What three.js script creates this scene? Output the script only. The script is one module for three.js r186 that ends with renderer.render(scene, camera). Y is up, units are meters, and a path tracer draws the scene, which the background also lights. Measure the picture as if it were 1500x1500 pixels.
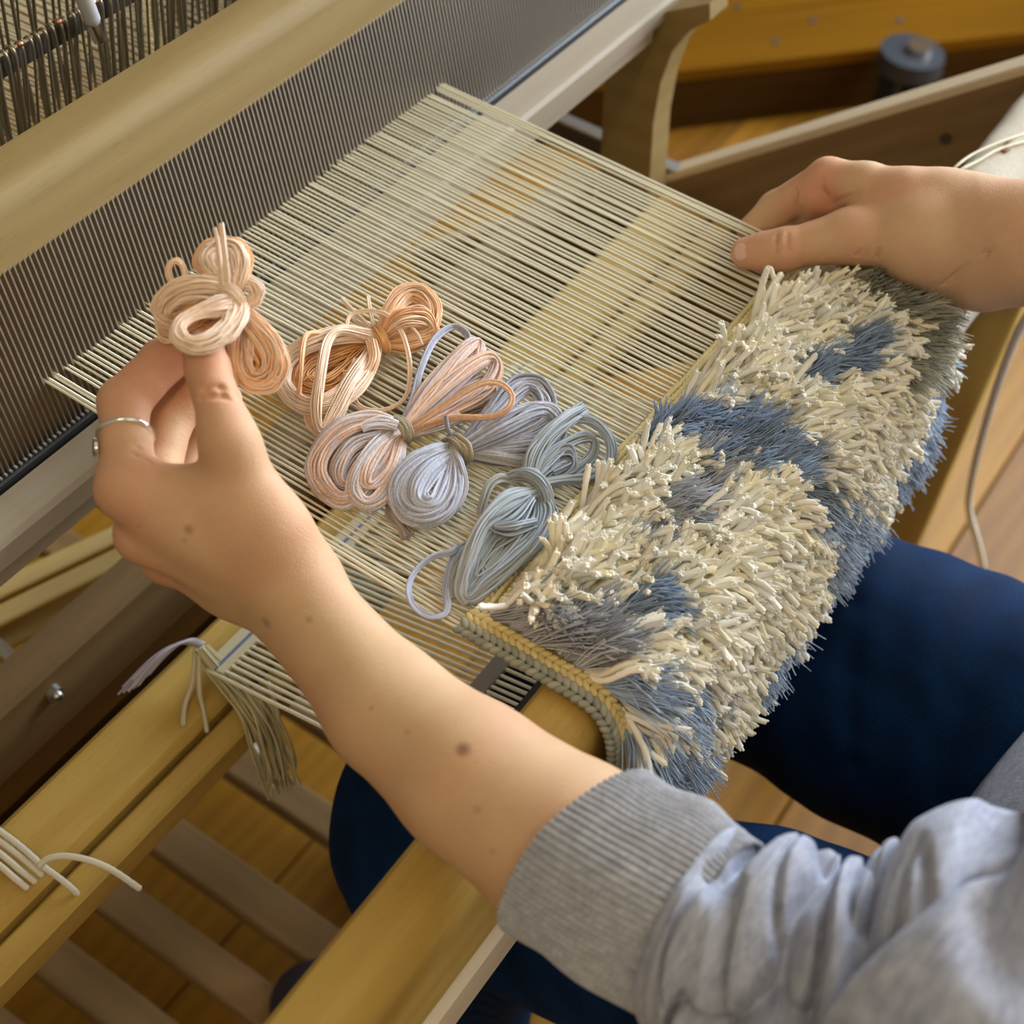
import * as THREE from 'three';
import { mergeGeometries } from 'three/addons/utils/BufferGeometryUtils.js';
import { RectAreaLightUniformsLib } from 'three/addons/lights/RectAreaLightUniformsLib.js';
import { ImprovedNoise } from 'three/addons/math/ImprovedNoise.js';

// ---------------------------------------------------------------- camera, light, exposure
// y = 0 is the plane of the stretched warp; the floor lies at y = FLOOR. x runs along the loom's width, z towards the weaver.
const FLOOR = -0.76;
const scene = new THREE.Scene();
scene.background = new THREE.Color(0x050505);
const camera = new THREE.PerspectiveCamera(36.72, 1, 0.05, 30);
camera.position.set(0, 0.52, 0);
camera.up.set(0.59724, 0.6534, -0.46511);
camera.lookAt(0.57855, 0.52 - 0.75262, -0.31434);
camera.focus = 0.7;
camera.userData.fStop = 9;
scene.add(camera);
const renderer = new THREE.WebGLRenderer({ antialias: true });
renderer.toneMapping = THREE.LinearToneMapping;
renderer.toneMappingExposure = 0.97;
renderer.shadowMap.enabled = true;
RectAreaLightUniformsLib.init();
const WINDOW_LIGHT = { color: new THREE.Color(0.80, 0.90, 1.0), power: 14 };
const LAMP_LIGHT = { color: new THREE.Color(1.0, 0.74, 0.34), power: 5 };

// ---------------------------------------------------------------- helpers
const V = (x, y, z) => new THREE.Vector3(x, y, z);
const noiseGen = new ImprovedNoise();
const noise = (x, y, z) => noiseGen.noise(x + 31.7, y + 17.3, z + 5.9);
let seed = 7;
const rnd = () => { seed = (seed * 1664525 + 1013904223) >>> 0; return seed / 4294967296; };
const rr = (a, b) => a + (b - a) * rnd();
const gauss = () => (rnd() + rnd() + rnd() - 1.5) / 0.75;
// measured points: a sight line of the photograph met with a plane, or at a depth along the optical axis
const EYE = V(0, 0.52, 0), F = 2260;
const RT = V(0.55551, 0.08135, 0.82757), UP = V(0.59724, 0.6534, -0.46511), FW = V(0.57855, -0.75262, -0.31434);
const sight = (u, v) => FW.clone().addScaledVector(RT, (u - 750) / F).addScaledVector(UP, -(v - 750) / F);
const PD = (u, v, d) => sight(u, v).multiplyScalar(d).add(EYE);
const PY = (u, v, y) => { const s = sight(u, v); return s.multiplyScalar((y - EYE.y) / s.y).add(EYE); };
const PX = (u, v, x) => { const s = sight(u, v); return s.multiplyScalar((x - EYE.x) / s.x).add(EYE); };
const PZ = (u, v, z) => { const s = sight(u, v); return s.multiplyScalar((z - EYE.z) / s.z).add(EYE); };
const pix = (p) => { const q = p.clone().sub(EYE), d = q.dot(FW); return [750 + F * q.dot(RT) / d, 750 - F * q.dot(UP) / d, d]; };

const used = {};
function numbered(name) { const n = used[name] = (used[name] ?? -1) + 1; return n ? `${name}_${String(n).padStart(3, '0')}` : name; }
function tag(o, label, category, group, kind) {
  if (label) o.userData.label = label;
  if (category) o.userData.category = category;
  if (group) o.userData.group = group;
  if (kind) o.userData.kind = kind;
  return o;
}
function thing(name, label, category, pos = [0, 0, 0], group) {
  const o = new THREE.Group(); o.name = numbered(name); o.position.set(...pos); scene.add(o);
  return tag(o, label, category, group);
}
function part(name, geo, mat, parent = scene, label) {
  const m = new THREE.Mesh(geo, mat); m.name = numbered(name); m.castShadow = m.receiveShadow = true;
  if (label) m.userData.label = label;
  parent.add(m);
  if (parent !== scene) { parent.updateWorldMatrix(true, false); m.applyMatrix4(parent.matrixWorld.clone().invert()); }   // geometry is given in scene space
  return m;
}
// raw geometry from arrays
function rawGeo(pos, idx, { nor, uv, col } = {}) {
  const g = new THREE.BufferGeometry();
  g.setAttribute('position', new THREE.Float32BufferAttribute(pos, 3));
  if (idx) g.setIndex(idx);
  if (uv) g.setAttribute('uv', new THREE.Float32BufferAttribute(uv, 2));
  if (col) g.setAttribute('color', new THREE.Float32BufferAttribute(col, 3));
  if (nor) g.setAttribute('normal', new THREE.Float32BufferAttribute(nor, 3)); else g.computeVertexNormals();
  return g;
}
// collects tubes into one geometry
class Tubes {
  constructor() { this.p = []; this.n = []; this.i = []; this.c = []; this.uv = []; }
  // pts: Vector3[], rad: number | (t) => number, col: [r,g,b] | (t, a) => [r,g,b]
  add(pts, rad, col = [1, 1, 1], sides = 5, caps = true, flat = 1, lobe) {
    const N = pts.length, base = this.p.length / 3, R = typeof rad === 'function' ? rad : () => rad, C = typeof col === 'function' ? col : () => col;
    let ref = null, len = 0;
    const T = V(), A = V(), B = V();
    for (let k = 0; k < N; k++) {
      T.subVectors(pts[Math.min(k + 1, N - 1)], pts[Math.max(k - 1, 0)]).normalize();
      if (!ref) { ref = Math.abs(T.y) < 0.9 ? V(0, 1, 0) : V(1, 0, 0); }
      A.copy(ref).addScaledVector(T, -ref.dot(T));
      if (A.lengthSq() < 1e-8) A.set(T.y, T.z, T.x).addScaledVector(T, -(T.y * T.x + T.z * T.y + T.x * T.z));
      A.normalize(); ref = A.clone(); B.crossVectors(T, A);
      if (k) len += pts[k].distanceTo(pts[k - 1]);
      const t = k / (N - 1), r = R(t);
      for (let s = 0; s < sides; s++) {
        const a = s / sides * Math.PI * 2, g = lobe ? lobe(t, a) : 1, ca = Math.cos(a) * g, sa = Math.sin(a) * g;
        this.p.push(pts[k].x + r * (A.x * ca * flat + B.x * sa), pts[k].y + r * (A.y * ca * flat + B.y * sa), pts[k].z + r * (A.z * ca * flat + B.z * sa));
        this.n.push(A.x * ca + B.x * sa, A.y * ca + B.y * sa, A.z * ca + B.z * sa);
        this.c.push(...C(t, a)); this.uv.push(len, s / sides * 2 * Math.PI * r);
      }
      if (k) for (let s = 0; s < sides; s++) {
        const a = base + (k - 1) * sides + s, b = base + (k - 1) * sides + (s + 1) % sides, c = a + sides, d = b + sides;
        this.i.push(a, b, c, b, d, c);
      }
    }
    if (caps) for (const e of [0, N - 1]) {
      const ci = this.p.length / 3, sgn = e ? 1 : -1, q = pts[e], w = pts[e ? N - 2 : 1];
      T.subVectors(q, w).normalize(); const r = R(e ? 1 : 0) * 0.6;
      this.p.push(q.x + T.x * r, q.y + T.y * r, q.z + T.z * r); this.n.push(T.x, T.y, T.z); this.c.push(...C(e ? 1 : 0, 0)); this.uv.push(len * (e ? 1 : 0), 0);
      for (let s = 0; s < sides; s++) { const a = base + e * sides + s, b = base + e * sides + (s + 1) % sides; sgn > 0 ? this.i.push(a, b, ci) : this.i.push(b, a, ci); }
    }
    return this;
  }
  geo() { return rawGeo(this.p, this.i, { nor: this.n, col: this.c, uv: this.uv }); }
}
const spline = (pts, n, closed = false, tension = 0.5) => new THREE.CatmullRomCurve3(pts, closed, 'catmullrom', tension).getPoints(n);
// prism: closed profile [[a, b], ...] swept from p0 to p1, uv in metres along the grain
function prism(profile, p0, p1, upHint = V(0, 1, 0), crease = 0.5) {
  const L = p1.clone().sub(p0), len = L.length(); L.normalize();
  const B = upHint.clone().addScaledVector(L, -upHint.dot(L)).normalize(), A = V().crossVectors(B, L);
  const pos = [], uv = [], ou = rnd() * 3, ov = rnd() * 3; let per = 0;
  const at = (q, e) => V().copy(e ? p1 : p0).addScaledVector(A, q[0]).addScaledVector(B, q[1]);
  const tri = (a, b, c, ua, ub, uc) => { pos.push(...a, ...b, ...c); uv.push(...ua, ...ub, ...uc); };
  const n = profile.length, nor = [];
  const seg = profile.map((q, k) => { const w = profile[(k + 1) % n], l = Math.hypot(w[0] - q[0], w[1] - q[1]) || 1e-9; return [(w[1] - q[1]) / l, -(w[0] - q[0]) / l, l]; });
  const vn = (k, own) => {   // normal of profile corner k as seen from its segment own: flats stay flat, arcs are smooth
    const a = seg[(k + n - 1) % n], b = seg[k], o = seg[own], dot = a[0] * b[0] + a[1] * b[1];
    const r = dot < Math.cos(crease) ? o : a[2] > 2.5 * b[2] ? a : b[2] > 2.5 * a[2] ? b : [a[0] + b[0], a[1] + b[1]], l = Math.hypot(r[0], r[1]);
    return V().addScaledVector(A, r[0] / l).addScaledVector(B, r[1] / l).toArray();
  };
  for (let k = 0; k < n; k++) {
    const n0 = vn(k, k), n1 = vn((k + 1) % n, k); nor.push(...n0, ...n1, ...n1, ...n0, ...n1, ...n0);
    const q = profile[k], w = profile[(k + 1) % n], d = Math.hypot(w[0] - q[0], w[1] - q[1]);
    const a = at(q, 0).toArray(), b = at(w, 0).toArray(), c = at(w, 1).toArray(), e = at(q, 1).toArray();
    const u0 = [ou, ov + per], u1 = [ou, ov + per + d], u2 = [ou + len, ov + per + d], u3 = [ou + len, ov + per];
    tri(a, b, c, u0, u1, u2); tri(a, c, e, u0, u2, u3); per += d;
  }
  const tris = THREE.ShapeUtils.triangulateShape(profile.map((q) => new THREE.Vector2(...q)), []);
  for (const [i, j, k] of tris) for (const e of [0, 1]) {
    const P = [i, j, k].map((m) => at(profile[m], e).toArray()), U = [i, j, k].map((m) => [ou + profile[m][0] * 0.2, ov + profile[m][1]]);
    e ? tri(P[0], P[1], P[2], U[0], U[1], U[2]) : tri(P[0], P[2], P[1], U[0], U[2], U[1]);
    const E = L.clone().multiplyScalar(e ? 1 : -1).toArray(); nor.push(...E, ...E, ...E);
  }
  const g = new THREE.BufferGeometry();
  g.setAttribute('position', new THREE.Float32BufferAttribute(pos, 3)); g.setAttribute('uv', new THREE.Float32BufferAttribute(uv, 2));
  g.setAttribute('normal', new THREE.Float32BufferAttribute(nor, 3));
  return g;
}
function rrect(w, h, r, seg = 4) {   // counter-clockwise rounded rectangle; r may be [bl, br, tr, tl]
  const R = Array.isArray(r) ? r : [r, r, r, r], out = [];
  const cs = [[-w / 2, -h / 2, Math.PI], [w / 2, -h / 2, 1.5 * Math.PI], [w / 2, h / 2, 0], [-w / 2, h / 2, 0.5 * Math.PI]];
  cs.forEach(([x, y, a0], k) => {
    const q = Math.max(R[k], 1e-4), cx = x - Math.sign(x) * q, cy = y - Math.sign(y) * q;
    for (let s = 0; s <= seg; s++) { const a = a0 + s / seg * Math.PI / 2; out.push([cx + q * Math.cos(a), cy + q * Math.sin(a)]); }
  });
  return out;
}
const board = (p0, p1, w, h, r = 0.003, up) => prism(rrect(w, h, r), p0, p1, up);
// profile in (z, y) extruded along x
const alongX = (prof, x0, x1, crease) => prism(prof.map(([z, y]) => [-z, y]).reverse(), V(x0, 0, 0), V(x1, 0, 0), V(0, 1, 0), crease);
function blob(r, seg = 10) { return new THREE.SphereGeometry(r, seg, Math.max(6, seg * 0.7 | 0)); }
function placed(g, pos, quat, scale = V(1, 1, 1)) { return g.applyMatrix4(new THREE.Matrix4().compose(pos, quat ?? new THREE.Quaternion(), scale)); }
const turned = (from, to) => new THREE.Quaternion().setFromUnitVectors(from, to.clone().normalize());

// ---------------------------------------------------------------- materials
function dataTex(w, h, fn, srgb = true, rep = [1, 1]) {
  const d = new Uint8Array(w * h * 4);
  for (let y = 0; y < h; y++) for (let x = 0; x < w; x++) {
    const c = fn(x / w, y / h, x, y), k = (y * w + x) * 4;
    d[k] = Math.max(0, Math.min(255, c[0])); d[k + 1] = Math.max(0, Math.min(255, c[1])); d[k + 2] = Math.max(0, Math.min(255, c[2])); d[k + 3] = 255;
  }
  const t = new THREE.DataTexture(d, w, h); t.wrapS = t.wrapT = THREE.MirroredRepeatWrapping; t.magFilter = THREE.LinearFilter; t.minFilter = THREE.LinearFilter;
  if (srgb) t.colorSpace = THREE.SRGBColorSpace;
  t.repeat.set(...rep); t.needsUpdate = true; return t;
}
function wood(c0, c1, { rough = 0.5, sx = 1.1, sy = 0.28, k = 0, coat = 0, fleck = 1, spec = 0.7 } = {}) {
  const map = dataTex(768, 384, (u, v) => {
    const X = u * sx, Y = v * sy;
    const w = noise(X * 3 + k, Y * 9, k) * 0.02 + noise(X * 1.2, Y * 4, k + 3) * 0.03;
    const ring = Math.sin((Y + w) * 260 + noise(X * 4, Y * 30, k) * 2.4) * 0.5 + 0.5;
    const fine = noise(X * 14, Y * 900, k + 8) * 0.5 + noise(X * 40, Y * 2200, k + 2) * 0.4;
    const f = Math.max(0, noise(X * 120, Y * 900, k + 15) - 0.42) * fleck;
    const big = noise(X * 2.2, Y * 10, k + 21);
    let t = 0.26 * ring + 0.30 * fine + 0.42 + big * 0.5 + f * 1.3;
    t = Math.max(0, Math.min(1, t));
    return [0, 1, 2].map((i) => c0[i] + (c1[i] - c0[i]) * t);
  }, true, [1 / sx, 1 / sy]);
  return new THREE.MeshPhysicalMaterial({ map, roughness: rough, clearcoat: coat, clearcoatRoughness: 0.25, specularIntensity: spec });
}
const M = {
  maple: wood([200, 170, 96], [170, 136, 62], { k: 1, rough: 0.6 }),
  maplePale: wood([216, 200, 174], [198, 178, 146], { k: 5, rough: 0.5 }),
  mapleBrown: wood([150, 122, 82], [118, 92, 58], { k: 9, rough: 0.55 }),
  floor: wood([158, 112, 30], [116, 76, 12], { k: 13, rough: 0.5, coat: 0.04, spec: 0.4 }),
  floor2: wood([146, 100, 24], [104, 66, 10], { k: 17, rough: 0.5, coat: 0.04, spec: 0.4 }),
  platform: wood([122, 82, 4], [94, 58, 1], { k: 23, rough: 0.8, spec: 0.15 }),
  beaterWood: wood([150, 128, 82], [126, 102, 56], { k: 31, rough: 0.62 }),
  raceWood: wood([166, 156, 140], [150, 136, 116], { k: 37, rough: 0.55 }),
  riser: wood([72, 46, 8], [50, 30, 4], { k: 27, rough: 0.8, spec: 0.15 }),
  steel: new THREE.MeshStandardMaterial({ color: new THREE.Color(0.55, 0.54, 0.52), metalness: 1, roughness: 0.32 }),
  reedWire: new THREE.MeshStandardMaterial({ color: new THREE.Color(0.40, 0.355, 0.30), metalness: 0.85, roughness: 0.36 }),
  darkSteel: new THREE.MeshStandardMaterial({ color: new THREE.Color(0.10, 0.085, 0.07), metalness: 0.6, roughness: 0.5 }),
  heddle: new THREE.MeshStandardMaterial({ color: new THREE.Color(0.30, 0.25, 0.17), metalness: 0.9, roughness: 0.35 }),
  copper: new THREE.MeshStandardMaterial({ color: new THREE.Color(0.7, 0.33, 0.18), metalness: 1, roughness: 0.3 }),
  silver: new THREE.MeshStandardMaterial({ color: new THREE.Color(0.86, 0.85, 0.83), metalness: 1, roughness: 0.16 }),
  blackPlastic: new THREE.MeshStandardMaterial({ color: new THREE.Color(0.022, 0.026, 0.036), roughness: 0.42 }),
  grayTube: new THREE.MeshStandardMaterial({ color: new THREE.Color(0.35, 0.34, 0.34), roughness: 0.5 }),
  wall: new THREE.MeshStandardMaterial({ color: new THREE.Color(0.40, 0.35, 0.27), roughness: 0.9 }),
  ceiling: new THREE.MeshStandardMaterial({ color: new THREE.Color(0.55, 0.50, 0.42), roughness: 0.9 }),
  yarn: new THREE.MeshPhysicalMaterial({ vertexColors: true, roughness: 0.8, sheen: 0.5, sheenRoughness: 0.5, sheenColor: new THREE.Color(0.5, 0.48, 0.45) }),
  floss: new THREE.MeshPhysicalMaterial({ vertexColors: true, roughness: 0.6, sheen: 0.8, sheenRoughness: 0.4, sheenColor: new THREE.Color(0.8, 0.55, 0.4) }),
  cord: new THREE.MeshStandardMaterial({ color: new THREE.Color(0.72, 0.68, 0.58), roughness: 0.85 }),
  warp: new THREE.MeshStandardMaterial({ color: new THREE.Color(0.78, 0.74, 0.58), roughness: 0.8 }),
  windowGlow: new THREE.MeshStandardMaterial({ color: 0x222222, emissive: new THREE.Color(0.85, 0.93, 1.0), emissiveIntensity: 3 }),
  lampGlow: new THREE.MeshStandardMaterial({ color: 0x222222, emissive: new THREE.Color(1.0, 0.86, 0.62), emissiveIntensity: 4 }),
};
// ---------------------------------------------------------------- the room
const ROOM = { x0: -2.2, x1: 2.8, z0: -3, z1: 3, top: 1.95 };
{
  const { x0, x1, z0, z1, top } = ROOM, T = 0.12;
  const box = (a, b) => { const g = new THREE.BoxGeometry(b[0] - a[0], b[1] - a[1], b[2] - a[2]); g.translate((a[0] + b[0]) / 2, (a[1] + b[1]) / 2, (a[2] + b[2]) / 2); return g; };
  const S = (n, g, m) => tag(part(n, g, m), null, null, null, 'structure');
  const floor = new THREE.Group(); floor.name = 'floor'; floor.userData.kind = 'structure'; scene.add(floor);
  part('subfloor', box([x0 - T, FLOOR - 0.2, z0 - T], [x1 + T, FLOOR - 0.021, z1 + T]), M.riser, floor);
  const W = 0.114, zs = -0.572;
  for (let k = Math.floor((z0 - zs) / W); k * W + zs < z1; k++) {
    let x = x0 + rr(-1.6, 0);
    while (x < x1) {
      const xl = x + rr(1.3, 2.2), a = Math.max(x, x0), b = Math.min(xl, x1);
      if (b - a > 0.02) part('floor_board', prism(rrect(W - 0.0022, 0.02, 0.0012, 1), V(a + 0.0008, FLOOR - 0.01, zs + (k + 0.5) * W), V(b - 0.0008, FLOOR - 0.01, zs + (k + 0.5) * W)), rnd() < 0.5 ? M.floor : M.floor2, floor);
      x = xl;
    }
  }
  S('ceiling', box([x0 - T, top, z0 - T], [x1 + T, top + T, z1 + T]), M.ceiling);
  S('wall_left', box([x0 - T, FLOOR, z0 - T], [x0, top, z1 + T]), M.wall);
  S('wall_back', box([x0, FLOOR, z0 - T], [x1, top, z0]), M.wall);
  S('wall_front', box([x0, FLOOR, z1], [x1, top, z1 + T]), M.wall);
  const wy0 = 0.15, wy1 = 1.65, wz0 = -0.55, wz1 = 2.05;
  S('wall_right', mergeGeometries([box([x1, FLOOR, z0 - T], [x1 + T, wy0, z1 + T]), box([x1, wy1, z0 - T], [x1 + T, top, z1 + T]), box([x1, wy0, z0 - T], [x1 + T, wy1, wz0]), box([x1, wy0, wz1], [x1 + T, wy1, z1 + T])]), M.wall);
  const win = new THREE.Group(); win.name = 'window_1'; win.userData.kind = 'structure'; scene.add(win);
  part('pane', box([x1 + 0.05, wy0, wz0], [x1 + 0.06, wy1, wz1]), M.windowGlow, win);
  for (const [a, b] of [[[x1 - 0.01, wy0 - 0.05, wz0 - 0.05], [x1 + 0.05, wy0, wz1 + 0.05]], [[x1 - 0.01, wy1, wz0 - 0.05], [x1 + 0.05, wy1 + 0.05, wz1 + 0.05]], [[x1 - 0.01, wy0, wz0 - 0.05], [x1 + 0.05, wy1, wz0]], [[x1 - 0.01, wy0, wz1], [x1 + 0.05, wy1, wz1 + 0.05]], [[x1 + 0.01, wy0, (wz0 + wz1) / 2 - 0.025], [x1 + 0.05, wy1, (wz0 + wz1) / 2 + 0.025]]]) part('window_frame', box(a, b), M.maplePale, win);
  const wl = new THREE.RectAreaLight(WINDOW_LIGHT.color, WINDOW_LIGHT.power, wz1 - wz0, wy1 - wy0);
  wl.position.set(x1 - 0.02, (wy0 + wy1) / 2, (wz0 + wz1) / 2); wl.lookAt(x1 - 1, (wy0 + wy1) / 2, (wz0 + wz1) / 2); scene.add(wl);
  for (const [i, [cx, cz]] of [[-0.9, 0.1], [-0.4, 1.5]].entries()) {
    const lamp = thing('ceiling_lamp', ['warm ceiling light panel over the left of the loom', 'warm ceiling light panel above and behind the weaver'][i], 'lamp', [cx, top, cz]);
    part('lamp_housing', box([cx - 0.64, top - 0.05, cz - 0.2], [cx + 0.64, top, cz + 0.2]), M.grayTube, lamp);
    part('lamp_diffuser', box([cx - 0.6, top - 0.058, cz - 0.16], [cx + 0.6, top - 0.05, cz + 0.16]), M.lampGlow, lamp);
    const l = new THREE.RectAreaLight(LAMP_LIGHT.color, LAMP_LIGHT.power, 1.2, 0.32);
    l.position.set(cx, top - 0.065, cz); l.lookAt(cx, 0, cz); scene.add(l);
  }
}

// ---------------------------------------------------------------- the loom
const loom = thing('floor_loom', 'pale maple floor loom with breast beam, cloth beam and slanted side frames', 'loom', [0.49, FLOOR, -0.4]);
{
  // breast beam: narrow rounded top at the warp's height, deep front face; a paler rail under it
  const bb = [[-0.158, -0.07], [-0.127, -0.078]];
  part('breast_beam', alongX([[-0.156, -0.078], [-0.131, -0.078], [-0.127, -0.074], [-0.127, -0.018], [-0.129, -0.010], [-0.134, -0.0045], [-0.141, -0.002], [-0.150, -0.002], [-0.155, -0.004], [-0.158, -0.009], [-0.158, -0.074]], -0.1, 0.915), M.maple, loom);
  part('front_rail', alongX([[-0.156, -0.118], [-0.130, -0.118], [-0.124, -0.114], [-0.124, -0.084], [-0.128, -0.0785], [-0.156, -0.0785]], -0.1, 0.915), M.maplePale, loom, 'pale rail under the breast beam');
  // cloth beam: broad bar, groove, apron rod in front
  part('cloth_beam', alongX([[-0.392, -0.262], [-0.354, -0.262], [-0.350, -0.258], [-0.350, -0.206], [-0.354, -0.201], [-0.388, -0.200], [-0.392, -0.204]], -0.1, 0.9), M.maple, loom);
  part('apron_rod', alongX([[-0.347, -0.229], [-0.333, -0.229], [-0.331, -0.227], [-0.331, -0.209], [-0.333, -0.207], [-0.345, -0.207], [-0.347, -0.209]], -0.1, 0.9), M.maple, loom, 'narrow wooden rod in front of the cloth beam');
  // cross member behind the cloth beam, with a bolt
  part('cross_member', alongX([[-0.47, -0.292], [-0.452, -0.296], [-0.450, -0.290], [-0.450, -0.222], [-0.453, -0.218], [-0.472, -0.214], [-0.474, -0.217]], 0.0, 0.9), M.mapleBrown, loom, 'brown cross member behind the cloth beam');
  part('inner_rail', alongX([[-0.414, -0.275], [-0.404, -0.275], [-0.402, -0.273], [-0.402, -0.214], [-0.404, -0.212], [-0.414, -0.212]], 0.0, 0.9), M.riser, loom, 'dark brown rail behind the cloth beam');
  const bp = PZ(80, 1017, -0.448);
  part('bolt', mergeGeometries([placed(new THREE.CylinderGeometry(0.0055, 0.006, 0.004, 18), bp.clone().add(V(0, 0, 0)), turned(V(0, 1, 0), V(0, 0, 1))), placed(blob(0.0036), bp.clone().add(V(0, 0, 0.002)))]), M.steel, loom, 'small steel bolt head');
  // lams below the shafts: boards along x sloping down to the right
  const lams = [[[0, 866, 200, 772], -0.33, 0.02], [[0, 905, 200, 806], -0.31, 0.021], [[0, 942, 200, 834], -0.34, 0.013], [[0, 990, 190, 872], -0.37, 0.026]];
  for (const [[u0, v0, u1, v1], y, w] of lams) {
    const a = PY(u0, v0, y), b = PZ(u1, v1, a.z), d = b.clone().sub(a).normalize();
    part('lam', board(a.clone().addScaledVector(d, -0.2), b.clone().addScaledVector(d, 0.28), 0.014, w, 0.003, V(0, 0.85, 0.5)), M.maple, loom);
  }
  // treadles over the floor
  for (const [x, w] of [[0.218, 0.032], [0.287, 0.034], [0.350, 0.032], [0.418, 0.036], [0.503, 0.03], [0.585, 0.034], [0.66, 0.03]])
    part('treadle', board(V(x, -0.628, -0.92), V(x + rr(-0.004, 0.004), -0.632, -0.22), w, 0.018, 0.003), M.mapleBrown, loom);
  part('rear_crossbar', alongX([[-0.95, -0.68], [-0.9, -0.68], [-0.9, -0.6], [-0.95, -0.6]], -0.1, 1.0), M.mapleBrown, loom);
  // slanted side frames
  for (const x of [0.93, 0.03]) {
    if (x < 0.5) continue;
    const a = PX(1020, 250, x - 0.011), b = PX(1500, 105, x - 0.011), d = b.clone().sub(a).normalize(), nrm = V(0, d.z, -d.y);
    if (nrm.y < 0) nrm.negate();
    const c = (p) => p.clone().addScaledVector(nrm, -0.08);
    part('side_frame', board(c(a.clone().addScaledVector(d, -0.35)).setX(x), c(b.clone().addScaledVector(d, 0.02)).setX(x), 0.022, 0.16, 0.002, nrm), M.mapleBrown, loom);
    part('lit_frame_edge', board(a.clone().addScaledVector(d, -0.35).addScaledVector(nrm, 0.0005).setX(x), b.clone().addScaledVector(d, 0.02).addScaledVector(nrm, 0.0005).setX(x), 0.023, 0.007, 0.002, nrm), M.maplePale, loom, 'edge of the slanted side frame, window light put into its pale wood');  // paler wood strip puts the window light on this top edge into colour
    const scr = PX(1385, 203, x - 0.012);
    part('screw', placed(new THREE.CylinderGeometry(0.0035, 0.0035, 0.003, 14), scr, turned(V(0, 1, 0), V(-1, 0, 0))), M.darkSteel, loom);
  }
  // steel side bar along z, with a bolt
  {
    const a = PY(800, 168, -0.2), b = PY(1100, 298, -0.2);
    part('side_bar', board(a.clone().add(V(0, -0.012, -0.1)), b.clone().add(V(0, -0.012, 0.008)), 0.004, 0.026, 0.001), M.darkSteel, loom, 'dark steel bar under the warp edge');
    part('side_bar_lit_edge', board(a.clone().add(V(0, 0.002, -0.1)), b.clone().add(V(0, 0.002, 0.008)), 0.012, 0.003, 0.001), M.steel, loom, 'upper edge of the steel bar, its light put into brighter metal');  // brighter steel strip stands for light on the bar's top edge
    const q = PY(1074, 296, -0.208);
    part('bolt', placed(new THREE.CylinderGeometry(0.0045, 0.0055, 0.006, 16), q.clone().add(V(-0.003, 0, 0)), turned(V(0, 1, 0), V(-1, 0.4, 0))), M.steel, loom);
  }
  part('foot_rod', placed(new THREE.CapsuleGeometry(0.0048, 0.06, 6, 16), PY(-14, 937, -0.262), turned(V(0, 1, 0), PY(36, 982, -0.262).sub(PY(0, 950, -0.262)))), M.steel, loom, 'grey steel rod');
  // hidden rear part of the loom: back beam, which carries the warp
  part('back_beam', alongX([[-1.06, -0.08], [-1.02, -0.08], [-1.02, -0.004], [-1.03, -0.001], [-1.05, -0.001], [-1.06, -0.006]], -0.1, 1.0), M.maple, loom);
  for (const x of [-0.09, 0.985]) part('rear_post', board(V(x, FLOOR, -1.04), V(x, -0.004, -1.04), 0.022, 0.06, 0.003, V(0, 0, 1)), M.maple, loom);
  part('front_post', board(V(0.955, FLOOR, -0.14), V(0.955, -0.02, -0.14), 0.022, 0.05, 0.003, V(0, 0, 1)), M.maple, loom);
  part('front_post', board(V(-0.07, FLOOR, -0.17), V(-0.07, -0.02, -0.17), 0.022, 0.02, 0.003, V(0, 0, 1)), M.maple, loom);
}

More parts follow.
